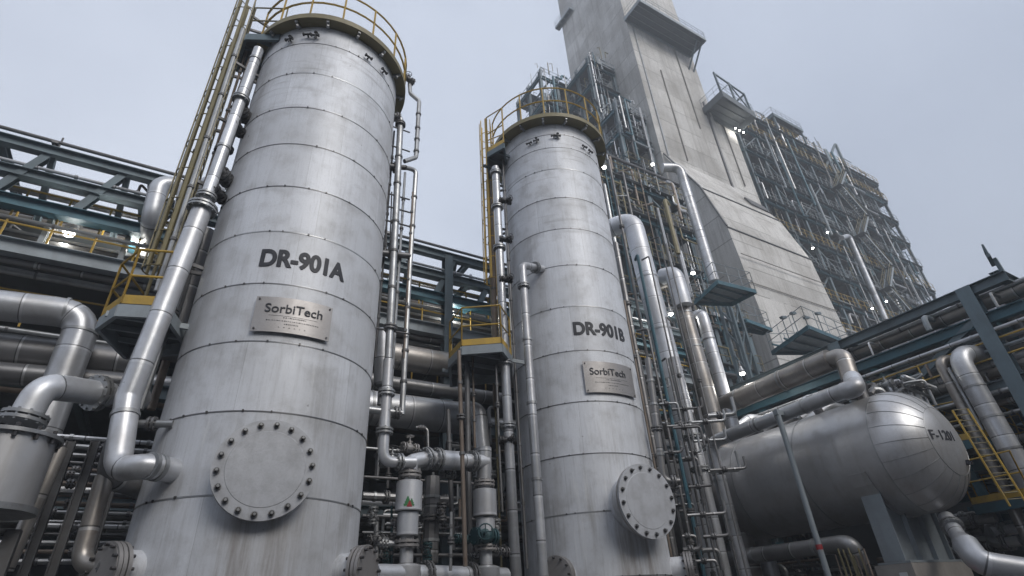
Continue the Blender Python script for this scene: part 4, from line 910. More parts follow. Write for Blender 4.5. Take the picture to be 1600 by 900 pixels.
# ------------------------------------------------------------------ concrete tower
H = lambda h: h + CAMZ
ct = thing('concrete_tower', V(34, 25, 0), 'tall pale concrete cold box tower with a flared foot and cantilever platforms', 'tower')
def prism(name, x0, x1, prof, m, par):
    """profile in (y, z) swept along x"""
    n = len(prof); b = MB(); b.add([(x, y, z) for x in (x0, x1) for y, z in prof], [tuple(range(n))[::-1], tuple(range(n, 2 * n))] + [(i, (i + 1) % n, n + (i + 1) % n, n + i) for i in range(n)])
    return b.build(name, m, par, smooth=20)
def panel_mat():
    m = mat('concrete_panels', (0.68, 0.665, 0.64), 0.92, 0.0, (0.27, 0.25, 0.225), 0.75, 0.25, streak=0.7, fine=0.25, streak_h=0.04, bump=0.1)
    t = m.node_tree; N = t.nodes; K = t.links.new; b = [q for q in N if q.type == 'BSDF_PRINCIPLED'][0]
    src = b.inputs['Base Color'].links[0].from_socket
    geo = N.new('ShaderNodeNewGeometry'); sp = N.new('ShaderNodeSeparateXYZ'); K(geo.outputs['Position'], sp.inputs[0])
    def M_(op, a, b_):
        q = N.new('ShaderNodeMath'); q.operation = op
        for i, v in enumerate((a, b_)):
            if isinstance(v, (int, float)): q.inputs[i].default_value = v
            else: K(v, q.inputs[i])
        return q.outputs[0]
    zq = M_('DIVIDE', sp.outputs[2], 2.62); zf = M_('FLOOR', zq, 0); zr = M_('FRACT', zq, 0)
    xy = M_('ADD', sp.outputs[0], M_('MULTIPLY', sp.outputs[1], 1.0)); xq = M_('DIVIDE', xy, 5.4); xf = M_('FLOOR', xq, 0); xr = M_('FRACT', xq, 0)
    cm = N.new('ShaderNodeCombineXYZ'); K(zf, cm.inputs[0]); K(xf, cm.inputs[1]); w_ = N.new('ShaderNodeTexWhiteNoise'); w_.noise_dimensions = '2D'; K(cm.outputs[0], w_.inputs['Vector'])
    mr = N.new('ShaderNodeMapRange'); K(w_.outputs[0], mr.inputs[0]); mr.inputs[3].default_value = 0.86; mr.inputs[4].default_value = 1.08
    hv = N.new('ShaderNodeHueSaturation'); K(src, hv.inputs['Color']); K(mr.outputs[0], hv.inputs['Value'])
    nz = N.new('ShaderNodeTexNoise'); nz.inputs['Scale'].default_value = 0.35; K(geo.outputs['Position'], nz.inputs['Vector'])
    ln = M_('MULTIPLY', M_('MAXIMUM', M_('LESS_THAN', zr, 0.035), M_('MULTIPLY', M_('LESS_THAN', xr, 0.012), 0.6)), M_('MULTIPLY', M_('GREATER_THAN', nz.outputs[0], 0.46), 0.6))
    mx = N.new('ShaderNodeMix'); mx.data_type = 'RGBA'; K(ln, mx.inputs[0]); K(hv.outputs[0], mx.inputs[6]); mx.inputs[7].default_value = (0.10, 0.095, 0.085, 1)
    def nse(scl, zs, det, lo, hi, off=0.0):
        mp = N.new('ShaderNodeMapping'); mp.inputs['Scale'].default_value = (1, 1, zs); mp.inputs['Location'].default_value = (off, off, off); K(geo.outputs['Position'], mp.inputs[0])
        q = N.new('ShaderNodeTexNoise'); q.inputs['Scale'].default_value = scl; q.inputs['Detail'].default_value = det; q.inputs['Roughness'].default_value = 0.68; K(mp.outputs[0], q.inputs['Vector'])
        r = N.new('ShaderNodeMapRange'); r.clamp = True; K(q.outputs[0], r.inputs[0]); r.inputs[1].default_value = lo; r.inputs[2].default_value = hi; return r.outputs[0]
    col = mx.outputs[2]
    for f_, k_, c_ in ((nse(0.45, 0.35, 6, 0.50, 0.66), 0.42, (0.30, 0.28, 0.25, 1)), (nse(1.3, 0.03, 5, 0.54, 0.70), 0.50, (0.20, 0.185, 0.165, 1)), (nse(0.8, 0.05, 5, 0.56, 0.72, 9.0), 0.35, (0.72, 0.71, 0.69, 1)), (nse(2.6, 1.0, 5, 0.60, 0.74, 4.0), 0.30, (0.19, 0.175, 0.155, 1))):
        m2 = N.new('ShaderNodeMix'); m2.data_type = 'RGBA'; K(M_('MULTIPLY', f_, k_), m2.inputs[0]); K(col, m2.inputs[6]); m2.inputs[7].default_value = c_; col = m2.outputs[2]
    K(col, b.inputs['Base Color'])
    M['panel'] = m
panel_mat()
prism('upper_shaft', 33.3, 44.1, [(25, 0), (35.8, 0), (35.8, H(90)), (25, H(90))], 'panel', ct)
prism('side_shaft', 44.1, 48.0, [(25.3, 0), (34, 0), (34, H(48.4)), (25.3, H(48.4))], 'panel', ct)
prism('flared_foot', 33.6, 44.4, [(24.99, H(37.2)), (22.25, H(31)), (20.95, H(25.8)), (20.4, H(16)), (20.4, 0), (24.99, 0)], 'panel', ct)
prism('side_foot', 44.4, 47.2, [(25.29, H(37.0)), (24.2, H(31)), (23.0, H(25.5)), (22.6, H(16)), (22.6, 0), (25.29, 0)], 'panel', ct)
# ribs, cables and ledges that give the faces their lines
for x0, z0, z1, wd, m in ((36.9, 38, 52.0, 0.07, 'concrete_dark'), (40.8, 44.5, 58.5, 0.07, 'concrete_dark'), (43.0, 36.5, 50, 0.24, 'dull'), (34.1, 37.5, 58.7, 0.12, 'galv'), (46.0, 38.5, 48.2, 0.07, 'concrete_dark')):
    MB().box(x0, 24.85 if x0 < 44 else 25.15, H(z0), x0 + wd, 24.995 if x0 < 44 else 25.295, H(z1)).build('cable_run', m, ct)
for prof in ([(22.25, 31), (20.95, 25.8)],):
    for y, h in prof: MB().beam(V(33.55, y - 0.03, H(h)), V(44.45, y - 0.03, H(h)), 0.10, 0.10).build('ledge', 'dull', ct)
for h in (23.0, 20.4, 17.8): MB().beam(V(33.6, 20.55, H(h)), V(44.4, 20.55, H(h)), 0.06, 0.06).build('ledge', 'concrete_dark', ct)
MB().tube([V(33.5, 24.9, H(37.4)), V(33.5, 22.2, H(31.1)), V(33.5, 20.9, H(25.9))], 0.09, 8, bend=0).build('edge_cable', 'dull', ct)
lm_ = MB()
for j in range(4): lm_.beam(V(41.5, 23.2 - 0.12 * j, H(33.6 - 0.3 * j)), V(44.3, 23.2 - 0.12 * j, H(33.4 - 0.3 * j)), 0.12, 0.12)
for j in range(9): lm_.beam(V(41.6 + j * .32, 23.3, H(33.6)), V(41.6 + j * .32, 22.7, H(32.3)), 0.08, 0.08)
lm_.build('bent_walkway', 'dull', ct)
landing([(33.0, 22.3), (43.6, 22.3), (43.6, 24.98), (33.0, 24.98)], H(59.0), 'wide cantilever platform near the top of the concrete tower', t=0.28, side='pale_steel', under='deckgrey', railm='pale_steel', toe=None, skip=(2,))
for x in (42.6, 43.4): MB3 = MB().beam(V(x, 22.6, H(58.9)), V(x, 25.05, H(55.6)), 0.15, 0.15, up=(1, 0, 0)); tag(MB3.build('brace', 'steel', ct))
lp = landing([(42.6, 22.2), (48.6, 22.6), (48.6, 25.28), (42.6, 24.98)], H(48.8), 'boxy cantilever platform with a bare steel frame on the right shoulder of the concrete tower', t=0.5, side='deckgrey', under='deckgrey', railm='pale_steel', toe=None, skip=(2,), h=1.3)
fr = MB(); 
for x, y in ((42.8, 22.4), (48.4, 22.8), (48.4, 25.0), (45.5, 22.6)): fr.beam(V(x, y, H(48.8)), V(x, y, H(52.2)), 0.18, 0.18)
fr.beam(V(42.8, 22.4, H(52)), V(48.4, 22.8, H(52)), 0.16, 0.16); fr.beam(V(48.4, 22.8, H(52)), V(48.4, 25, H(52)), 0.16, 0.16); fr.beam(V(42.8, 22.4, H(49)), V(45.5, 22.6, H(52)), 0.12, 0.12); fr.beam(V(48.4, 22.8, H(49)), V(45.5, 22.6, H(52)), 0.12, 0.12)
fr.build('roof_frame', 'steel', lp)
for k in range(3): lamp(V(47.2 + k * 0.7, 24.6, H(47.4)), f'{["left", "middle", "right"][k]} lamp of the lit cluster under the boxy platform on the concrete tower', 'lamps under the boxy platform')
landing([(32.6, 33.0), (33.28, 33.0), (33.28, 36.5), (32.6, 36.5)], H(72.5), 'small railed gallery at the top left edge of the concrete tower', t=0.2, side='pale_steel', railm='pale_steel', toe=None, skip=(1,))

# ------------------------------------------------------------------ open steel process structures
def frame(name, lab, x0, x1, nx, y0, y1, ny, levels, seed, ext=None, colm='steel', beamm='teal', railm='yellow_dull', nrise=40, nrun=30, nves=6, bay_out=0.0, short='', risers_m=('galv', 'dull', 'clad', 'pale_steel', 'teal'), reach=1.0):
    rg = random.Random(seed)
    t = thing(name, V(x0, y0, 0), lab, 'steel structure')
    X1 = lambda z: ext(z) if ext else x1
    xs = [x0 + (x1 - x0) * i / nx for i in range(nx + 1)]; ys = [y0 + (y1 - y0) * i / ny for i in range(ny + 1)]
    for x in xs:
        for y in ys:
            zt = max([z for z in levels if X1(z) >= x - 0.2] + [levels[0]]) + 1.1
            MB().ibeam(V(x, y, 0), V(x, y, zt), 0.36, 0.36, up=(0, 1, 0)).build('column', colm, t)
    for li, z in enumerate(levels):
        xe = X1(z)
        MB().ibeam(V(x0, y0 - 0.2, z - 0.25), V(xe + bay_out, y0 - 0.2, z - 0.25), 0.26, 0.46).build('edge_beam', beamm, t)
        MB().ibeam(V(x0 - 0.2, y0, z - 0.25), V(x0 - 0.2, y1, z - 0.25), 0.26, 0.46).build('edge_beam', beamm, t)
        dk = MB()                                                       # deck plates, with open bays
        for i in range(nx):
            if xs[i] + 1 > xe: break
            for j in range(ny):
                if rg.random() < 0.96: dk.box(xs[i] + 0.05, ys[j] + (0 if j else -0.55), z - 0.04, min(xs[i + 1], xe) - 0.02, ys[j + 1] - 0.02, z)
        if xe + bay_out > xs[-1] or bay_out: dk.box(xe + 0.02, y0 - 0.5, z - 0.04, xe + bay_out, y1 * 0.3 + y0 * 0.7, z)
        dk.build('deck', 'deckgrey', t)
        jb = MB()
        for i in range(nx * 2 + 1):
            x = x0 + (x1 - x0) * i / (nx * 2)
            if x <= xe: jb.beam(V(x, y0 - 0.4, z - 0.2), V(x, y1, z - 0.2), 0.12, 0.26)
        jb.build('joists', 'steel', t)
        rl = MB(); pts = [V(x0 - 0.1, y1, z), V(x0 - 0.1, y0 - 0.5, z), V(xe + bay_out, y0 - 0.5, z)]
        if bay_out: pts.append(V(xe + bay_out, y1 * 0.3 + y0 * 0.7, z))
        rail_run(rl, pts, 1.15, 1.1, 0.032); rl.build('handrail', railm if rg.random() < 0.75 else 'pale_steel', t)
    for i in range(nx):
        for li in range(len(levels) - 1):
            if rg.random() < 0.45 and xs[i + 1] <= X1(levels[li + 1]):
                a, b = V(xs[i], y0, levels[li]), V(xs[i + 1], y0, levels[li + 1] - 0.4)
                if rg.random() < 0.5: a, b = V(a.x, a.y, b.z), V(b.x, b.y, a.z)
                MB().beam(a, b, 0.16, 0.16).build('brace', colm, t)
    tier = lambda z: ORD[min(13, max(0, sum(1 for q in levels if q <= z)))]
    bay = lambda x: ('left side', 'middle', 'right side')[min(2, max(0, int(3 * (x - x0) / (x1 - x0))))] if nx < 4 else NTH[min(nx - 1, max(0, int(nx * (x - x0) / (x1 - x0))))] + ' bay'
    tn = {'galv': 'galvanised', 'dull': 'dark', 'clad': 'silver', 'pale_steel': 'pale', 'teal': 'blue-green', 'rusty': 'brown', 'clad_old': 'stained', 'clad_dark': 'dull grey', 'yellow_dull': 'yellow'}
    for k in range(nrise):
        x = rg.uniform(x0 - 0.3, x1); y = y0 - rg.uniform(0.15, 0.7) if rg.random() < 0.7 else rg.uniform(y0, y1)
        li = rg.randrange(len(levels)); z0 = levels[li] + rg.uniform(-3, 1); z1 = z0 + rg.choice((3, 4.5, 6, 9, 14)) * rg.uniform(0.8, 1.1)
        z1 = min(z1, levels[-1] + 1.5); z0 = max(0.1, z0)
        if x > X1(z1 - 1.5) - 0.3: continue
        r = rg.choice((0.04, 0.05, 0.06, 0.09, 0.12, 0.16)); m = rg.choice(risers_m); d = V(rg.uniform(-1, 1), rg.uniform(0, .8), 0)
        pts = [V(x, y, z0), V(x, y, z1)]
        if rg.random() < 0.5: pts.append(V(x, y, z1) + d)
        if rg.random() < 0.4: pts = [V(x, y, z0) - d] + pts
        tag(MB().tube(pts, r, 8).build('riser_pipe', m, None, loc=V(x, y, z0)), f'{("thin " if r < .06 else "thick ") if nx > 3 else ""}{tn[m]} riser, {tier(z0)} deck, {bay(x)} of the {short}', 'riser pipe', f'riser pipes of the {short}')
    for k in range(nrun):
        li = rg.randrange(len(levels)); z = levels[li] + rg.choice((-0.7, -1.0, 0.5, 1.4, 2.2)); x = rg.uniform(x0, x1 - 2); L_ = rg.choice((2, 3, 5, 8)); xe = min(x + L_, X1(levels[li]))
        if xe - x < 1: continue
        y = y0 - rg.uniform(0, .5) if rg.random() < 0.6 else rg.uniform(y0, y1); r = rg.choice((0.04, 0.06, 0.08, 0.12, 0.18)); m = rg.choice(risers_m)
        pts = [V(x, y, z), V(xe, y, z)]; dz = V(0, 0, rg.choice((-1.2, 1.0, 0.7)))
        pts = [pts[0] + dz] + pts + [pts[-1] + V(0, rg.uniform(.2, 1), 0)]
        tag(MB().tube(pts, r, 8).build('cross_pipe', m, None, loc=V(x, y, z)), f'{("thin " if r < .07 else "thick ") if nx > 3 else ""}{tn[m]} cross pipe, {tier(z)} deck, {bay(x)} of the {short}', 'cross pipe', f'cross pipes of the {short}')
    for k in range(nves):
        li = rg.randrange(max(1, len(levels) - 1)); z = levels[li] + 0.01; x = rg.uniform(x0 + 1, x1 - 1.5); y = y0 + rg.uniform(0.9, 2.2); r = rg.uniform(.3, .75)
        if x > X1(z) - 1: continue
        tv = thing('small_vessel', V(x, y, z), f'small {["upright", "lying"][k % 2]} vessel, {ORD[li]} deck, {bay(x)} of the {short}', 'vessel', f'small vessels in the {short}')
        m = rg.choice(('clad', 'clad_dark', 'dull', 'clad_white'))
        if k % 2 == 0:
            h_ = rg.uniform(1.4, 2.8); MB().lathe(V(x, y, z + 0.4), (0, 0, 1), [(0, r * .3), (0.1, r * .8), (0.25, r), (h_ - .25, r), (h_ - .1, r * .8), (h_, r * .3)], 18).build('shell', m, tv)
            for a in (0.5, 2.6, 4.7): MB().cyl(V(x + r * .7 * math.cos(a), y + r * .7 * math.sin(a), z), V(x + r * .7 * math.cos(a), y + r * .7 * math.sin(a), z + .7), 0.05, 6).build('leg', 'dull', tv)
        else:
            h_ = rg.uniform(1.8, 3.2); MB().lathe(V(x, y, z + r + .3), (1, 0, 0), [(0, r * .3), (0.1, r * .8), (0.25, r), (h_ - .25, r), (h_ - .1, r * .8), (h_, r * .3)], 18).build('shell', m, tv)
            for a in (.25, .75): MB().box(x + h_ * a - .1, y - r * .7, z, x + h_ * a + .1, y + r * .7, z + r * .6).build('saddle', 'dull', tv)
    for k in range(int((nrise + nrun) * 4.5)):                              # bits of tubing too many to count
        li = rg.randrange(len(levels)); z = levels[li] + rg.uniform(-1.2, 2.6); x = rg.uniform(x0 - .3, x1); y = y0 + rg.choice((rg.uniform(-.5, .2), rg.uniform(0, y1 - y0)))
        if x > X1(z) - .8: continue
        d = rg.choice((V(1, 0, 0), V(0, 0, 1), V(0, 0, 1), V(0, 1, 0))) * rg.uniform(.5, 2.2); e = rg.choice((V(.5, 0, 0), V(0, 0, .6), V(-.4, 0, -.3)))
        TANGLE.use(rg.randrange(6)); TANGLE.tube([V(x, y, z), V(x, y, z) + d, V(x, y, z) + d + e], rg.choice((.03, .04, .06)), 5, bend=0)
    return t
TANGLE = MB()
def right_edge(z):
    h = z - CAMZ
    return 81.0 if h < 34.5 else 79.0 if h < 39 else 76.5 if h < 43 else 73.5 if h < 47 else 70.5
RF = frame('steel_structure', 'big open steel structure standing right of the concrete tower', 50.3, 84, 9, 26.2, 37, 3, [H(h) for h in (11, 15, 19, 23, 27, 31, 35, 39, 43, 47, 51, 54.5)], 5, nrise=92, nrun=75, nves=14, short='structure right of the concrete tower', railm='yellow')
landing([(59.5, 25.4), (66.0, 25.4), (66.0, 29), (59.5, 29)], H(57.4), 'raised railed roof platform on top of the structure right of the concrete tower', t=0.3, side='steel', railm='pale_steel', toe=None)
for x, y in ((59.7, 25.6), (65.8, 25.6), (59.7, 28.8), (65.8, 28.8)): tag(MB().beam(V(x, y, H(54.5)), V(x, y, H(57.2)), .2, .2).build('post', 'steel', None, loc=V(x, y, H(54.5))), 'stub column under the raised roof platform right of the concrete tower', 'post', 'stub columns of the raised roof platform')
pipe('tall vent pipe with a crooked arm on the structure right of the concrete tower', [W(1290, 262, Y=26), W(1305, 224, Y=26), W(1320, 258, Y=26)], 0.20, 'steel', bend=0.3)
LM = ('galv', 'dull', 'pale_steel', 'clad', 'teal', 'pale_steel')
frame('steel_structure', 'tall narrow steel structure farthest back on the left side of the concrete tower', 26.0, 32.9, 3, 33.0, 38, 2, [H(h) for h in (13, 17, 21, 25, 29, 33, 37, 41, 45, 49, 53.5)], 9, nrise=42, nrun=28, nves=8, short='rear structure left of the concrete tower', risers_m=LM, railm='pale_steel')
frame('steel_structure', 'steel stair tower topping out against the left face of the concrete tower', 29.4, 32.9, 1, 28.4, 32.6, 2, [H(h) for h in (13, 17, 21, 25, 29, 33, 37, 41, 45, 49, 52.6)], 12, nrise=38, nrun=26, nves=6, short='stair tower left of the concrete tower', risers_m=LM, railm='pale_steel')
frame('steel_structure', 'middle height steel structure hugging the left corner of the concrete tower', 29.2, 32.9, 1, 25.9, 28.1, 1, [H(h) for h in (13, 16.5, 20, 23.5, 27, 31, 35, 39, 42.2)], 17, nrise=36, nrun=26, nves=6, short='corner structure left of the concrete tower', risers_m=LM)
MF = frame('steel_structure', 'lower steel structure with yellow railed decks between DR-901B and the concrete tower', 18.5, 32.2, 4, 21.2, 25.6, 2, [H(h) for h in (3.0, 6.2, 9.5, 13, 16.5, 20, 23.5, 26.5)], 14, ext=lambda z: 32.2 if z < H(18) else 29.5, nrise=88, nrun=60, nves=10, short='lower structure behind DR-901B', risers_m=('galv', 'dull', 'rusty', 'teal', 'clad', 'yellow_dull'))
tag(TANGLE.build('small_bore_tubing', ['dull', 'galv', 'pale_steel', 'teal', 'yellow_dull', 'clad_white']), 'fine small-bore tubing threaded through the steel structures beside the concrete tower', 'tubing', kind='stuff')
# grey railed platforms standing before the foot of the concrete tower
def tower_platform(pix, Yd, label, lab2):
    zt = W(*pix[0], Y=Yd).z; P_ = [W(px, py, Z=zt) for px, py in pix]
    return landing([(p.x, p.y) for p in P_], zt, label, t=0.12, under='pale_steel', side='teal', railm='pale_steel', toe=None)
tower_platform([(1084, 470), (1120, 437), (1180, 452), (1142, 472)], 17.5, 'blue-green railed platform on a lattice leg before the shaded foot of the concrete tower', '')
a = W(1133, 462, Y=17.6); lg = MB()
for dx, dy in ((-.35, -.35), (.35, -.35), (.35, .35), (-.35, .35)): lg.beam(V(a.x + dx, a.y + dy, 0), V(a.x + dx, a.y + dy, a.z - .3), .16, .16)
z = 1.0
while z < a.z - 2:
    lg.beam(V(a.x - .35, a.y - .35, z), V(a.x + .35, a.y - .35, z + 1.4), .08, .08); lg.beam(V(a.x - .35, a.y + .35, z + 1.4), V(a.x - .35, a.y - .35, z), .08, .08); z += 1.4
tag(lg.build('lattice_leg', 'steel', None, loc=V(a.x, a.y, 0)), 'square lattice leg under the blue-green railed platform', 'post')
tower_platform([(1205, 548), (1262, 507), (1330, 535), (1290, 548)], 17.0, 'broad blue-green railed platform against the foot of the concrete tower', '')
tower_platform([(1150, 510), (1165, 497), (1205, 512), (1190, 518)], 18.6, 'smaller railed platform tucked between the two blue-green platforms', '')
for k, px in enumerate((1228, 1245, 1263, 1283)):
    a = W(px, 515 - k * 2, Y=18.3); zt_ = W(px, 500 - (k % 2) * 6, Y=18.3).z
    t = thing('flood_light_pole', V(a.x, a.y, a.z - 1.2), f'{NTH[k]} of the four short floodlight poles on the broad blue-green platform, counted from left', 'floodlight', 'floodlight poles on the broad platform')
    MB().cyl(V(a.x, a.y, a.z - 1.2), V(a.x, a.y, zt_), 0.035, 6).build('pole', 'steel', t); MB().beam(V(a.x - .25, a.y - .1, zt_), V(a.x + .25, a.y - .1, zt_ + .1), .22, .16).build('lamp_head', 'steel', t)
for px, py, D, lab in ((1020, 257, 27, 'before the left edge of the concrete tower'), (1270, 388, 50, 'upper one of the pair beside the right edge of the concrete tower'), (1293, 363, 54, 'small one higher up beside the right edge of the concrete tower'), (1363, 482, 58, 'brighter one above the right rack beam'), (1385, 471, 60, 'fainter one above the right rack beam'), (1048, 491, 22.5, 'in the gap left of the stained clad pipe'), (1160, 584, 22, 'low one right of the swan necked pipe'), (1083, 427, 24.5, 'at the foot of the shaded concrete side'), (1060, 484, 23, 'second one left of the stained clad pipe')):
    lamp(W(px, py, D=D), f'lit flood lamp {lab}')
st = thing('stair_flight_tower', V(70, 25, H(11)), 'zigzag steel stair climbing the front of the structure right of the concrete tower', 'stairs')
for k in range(10):
    x0_, x1_ = (68, 71.6) if k % 2 else (71.6, 68); z0_ = H(11 + 4 * k); f_ = MB()
    for y_ in (24.7, 25.5): f_.beam(V(x0_, y_, z0_), V(x1_, y_, z0_ + 4), .06, .28)
    for j in range(14): q_ = V(x0_, 0, z0_).lerp(V(x1_, 0, z0_ + 4), j / 14); f_.box(q_.x - .13, 24.72, q_.z, q_.x + .13, 25.48, q_.z + .03)
    f_.build('flight', 'pale_steel', st)
    r_ = MB()
    for y_ in (24.7, 25.5): rail_run(r_, [V(x0_, y_, z0_), V(x1_, y_, z0_ + 4)], 1.0, 1.2, .03)
    r_.build('handrail', 'yellow_dull', st)
    MB().box(x1_ - .6, 24.5, z0_ + 3.95, x1_ + .6, 25.7, z0_ + 4.0).build('landing', 'deckgrey', st)
pipe('long silver pipe slanting up the front of the structure right of the concrete tower', [W(1315, 372, Y=25.2), W(1326, 368, Y=25.2), W(1384, 500, Y=25.2)], 0.30, 'clad', bend=.5, n=16)
# ------------------------------------------------------------------ the horizontal drum F-1201
VX, VZ, VR = 17.0, 3.3 + CAMZ, 1.6
YT = 7.55
dv = thing('horizontal_drum', V(VX, YT + 2, 0), 'great lying silver drum lettered F-1201 on its domed end', 'drum')
prof = [(0, 0.02)]
hd = 1.15
for i in range(1, 13):
    q = i / 12 * PI / 2; prof.append((hd * (1 - math.cos(q)), VR * math.sin(q) ** 0.86))
head = MB().lathe(V(VX, YT - hd, VZ), (0, 1, 0), prof + [(hd + 0.01, VR)], 72).build('head', 'drum', dv)
MB().lathe(V(VX, YT, VZ), (0, 1, 0), [(0.0, VR - .005), (9.5, VR - .005)], 72).build('shell', 'drum', dv)
MB().lathe(V(VX, YT + 9.5, VZ), (0, 1, 0), [(0, VR), (.5, VR * .85), (.8, VR * .4), (.85, .02)], 40).build('head', 'drum', dv)
for y in (0.0, 2.3, 4.6, 6.9): MB().lathe(V(VX, YT + y, VZ), (0, 1, 0), [(0, VR - .01), (0, VR + .006), (.03, VR + .006), (.03, VR - .01)], 72).build('girth_band', 'galv', dv)
sm = MB()                                                                # gore seams of the domed end
for k in range(22):
    a = 2 * PI * k / 22; pts = []
    for i in range(4, 13):
        h_, r_ = prof[i]; pts.append(V(VX + (r_ + .004) * math.cos(a), YT - hd + h_ - .004, VZ + (r_ + .004) * math.sin(a)))
    sm.tube(pts, 0.006, 5, bend=0)
sm.torus(V(VX, YT - hd + prof[4][0] - .003, VZ), (0, 1, 0), prof[4][1], 0.006, 40, 5); sm.build('gore_seams', 'galv', dv)
me = text_mesh('F-1201', 0.36, 0.003)
for v in me.vertices:
    x, y, zz = v.co; px_, pz_ = VX + x * .95 - 0.36, VZ + y + 0.06; r_ = math.hypot(px_ - VX, pz_ - VZ)
    q = math.asin(min(1, (r_ / VR) ** (1 / .86))); v.co = V(px_ - dv.location.x, YT - hd + hd * (1 - math.cos(q)) - .012 - zz - dv.location.y, pz_ - dv.location.z)
me.materials.append(M['ink']); o = bpy.data.objects.new('lettering', me); C.objects.link(o); o.parent = dv
mk = MB(); mk.box(VX + .28, YT - hd - .004, VZ - .62, VX + .36, YT - hd + .10, VZ - .50); mk.box(VX + .42, YT - hd - .004, VZ - .60, VX + .50, YT - hd + .12, VZ - .52); mk.build('stamp', 'ink', dv)
for ys in (YT + 0.75, YT + 6.6):
    MB().box(VX - 1.18, ys - .14, 2.25, VX + 1.18, ys + .14, VZ - 1.05).build('saddle', 'pale_steel', dv)
    wr = MB()
    for sx in (-1.2, -.4, .4, 1.2): wr.box(VX + sx - .02, ys - .26, 2.26, VX + sx + .02, ys + .26, VZ - (1.0 if abs(sx) > 1 else 1.35))
    wr.box(VX - 1.3, ys - .4, 2.2, VX + 1.3, ys + .4, 2.25); wr.build('saddle_rib', 'pale_steel', dv)
    a = MB()
    for i in range(13):
        an = math.radians(200 + i * 140 / 12); an2 = math.radians(200 + (i + 1) * 140 / 12)
        if i < 12: a.beam(V(VX + (VR + .02) * math.cos(an), ys, VZ + (VR + .02) * math.sin(an)), V(VX + (VR + .02) * math.cos(an2), ys, VZ + (VR + .02) * math.sin(an2)), .5, .03, up=(math.cos(an), 0, math.sin(an)))
    a.build('wear_plate', 'drum', dv)
nz = W(1330, 640, X=VX - .7)
MB().tube([V(VX - .45, YT + 1.7, VZ + 1.4), V(VX - .8, YT + 1.7, VZ + 2.0)], .13, 14).build('nozzle', 'clad_dark', dv)
MB().tube([V(VX + .1, YT + .6, VZ + 1.5), V(VX + .1, YT + .6, VZ + 1.95)], .15, 14).build('nozzle', 'clad_dark', dv)
# concrete piers and the steel table under it
for k, ys in enumerate((YT + 0.75, YT + 6.6)):
    t = MB(); t.box(VX - 1.4, ys - .45, 0, VX + 1.4, ys + .45, 2.19)
    tag(t.build('pier', 'concrete_dark', None, loc=V(VX, ys, 0)), f'{["near", "far"][k]} concrete pier under the lettered F-1201 drum', 'pier')
for k, (x, y, z0, z1, w_, m) in enumerate(((VX - 1.42, YT + .55, 1.85, 2.0, .18, 'white'), (VX - 1.42, YT + .45, 1.35, 1.62, .34, 'white'))):
    tag(MB().box(x - .03, y - w_ / 2, z0, x - .005, y + w_ / 2, z1).build('notice', m, None, loc=V(x, y, z0)), f'{["small upper", "larger lower"][k]} white notice on the near pier of the F-1201 drum', 'notice')
tag(MB().box(VX - 1.55, YT - .40, 1.1, VX - 1.2, YT - .05, 1.75).build('fire_box', 'red', None, loc=V(VX - 1.4, YT - .2, 1.1)), 'red fire box fixed beside the near pier of the F-1201 drum', 'fire box')
# lines above and before the drum
xu = 17.6
pipe('big brown stained pipe running back above the F-1201 drum', [W(1298, 562, X=xu) , W(1080, 655, X=xu), W(960, 700, X=xu)], 0.36, 'clad_old', bend=0, n=24, clamps=[(0, .3), (0, .6)])
e1 = W(1298, 562, X=xu); e2 = W(1318, 608, X=15.6); e2b = V(15.4, e2.y, e2.z)
pipe('brown elbow turning down from the big stained pipe to the lower silver pipe', [e1 + V(0, .1, 0), e1 + V(0, -.42, 0), e1 + V(-.3, -.5, -1.2), W(1332, 604, X=15.6)], 0.26, 'clad_old', [(2, 0.15)], bend=.35, n=20)
xs_ = 15.0
pipe('silver pipe running back just above the drum and dropping as a pole before it', [W(1336, 604, X=xs_), W(1110, 692, X=xs_), W(1165, 905, X=xs_)], 0.20, 'clad', bend=.4, n=20, clamps=[(0, .3), (0, .62), (1, .3), (1, .6)])
pipe('silver corner joint at the near end of the pipe above the drum', [W(1332, 592, X=15.6), W(1338, 606, X=xs_), W(1318, 612, X=xs_)], 0.235, 'clad', bend=.3, n=20)
p = W(1213, 640, X=14.6); tag(MB().cyl(V(p.x, p.y, 0), p, 0.075, 14).build('post', 'pale_steel', None, loc=V(p.x, p.y, 0)), 'slim grey post with a red band standing before the F-1201 drum', 'post')
zr = W(1288, 858, X=14.6).z; tag(MB().cyl(V(p.x, p.y, zr), V(p.x, p.y, zr + .12), 0.081, 14).build('red_band', 'red', None, loc=V(p.x, p.y, zr)), 'red band round the slim grey post before the F-1201 drum', 'band')
MB4 = MB(); MB4.beam(p + V(-.1, 0, -.1), p + V(.9, 0, -.1), .14, .14); tag(MB4.build('bracket', 'pale_steel', None, loc=p), 'bracket on the head of the slim grey post carrying the silver pipe', 'bracket')
pipe('dull pipe lying along under the belly of the F-1201 drum', [W(1100, 878, X=15.3), W(1330, 848, X=15.3), W(1345, 880, X=15.5)], 0.21, 'clad_dark', bend=.35, n=18, clamps=[(0, .4), (0, .8)])
pipe('fat clad elbow pipe dropping from the drum bottom at the lower right', [W(1478, 808, X=17), W(1503, 846, X=16.4)], 0.17, 'clad', [(0, .4)], n=18)
t = pipe('bulging pale elbow at the lower right corner below the drum', [W(1508, 850, X=16.3), W(1530, 880, X=16.0), W(1610, 893, X=16.6)], 0.27, 'clad', bend=.45, n=20)
p0_, p1_ = W(1499, 840, X=16.45), W(1509, 852, X=16.28); MB().cyl(p0_, p1_, .175, 22, .272).build('reducer', 'clad', t)
rg = random.Random(77)
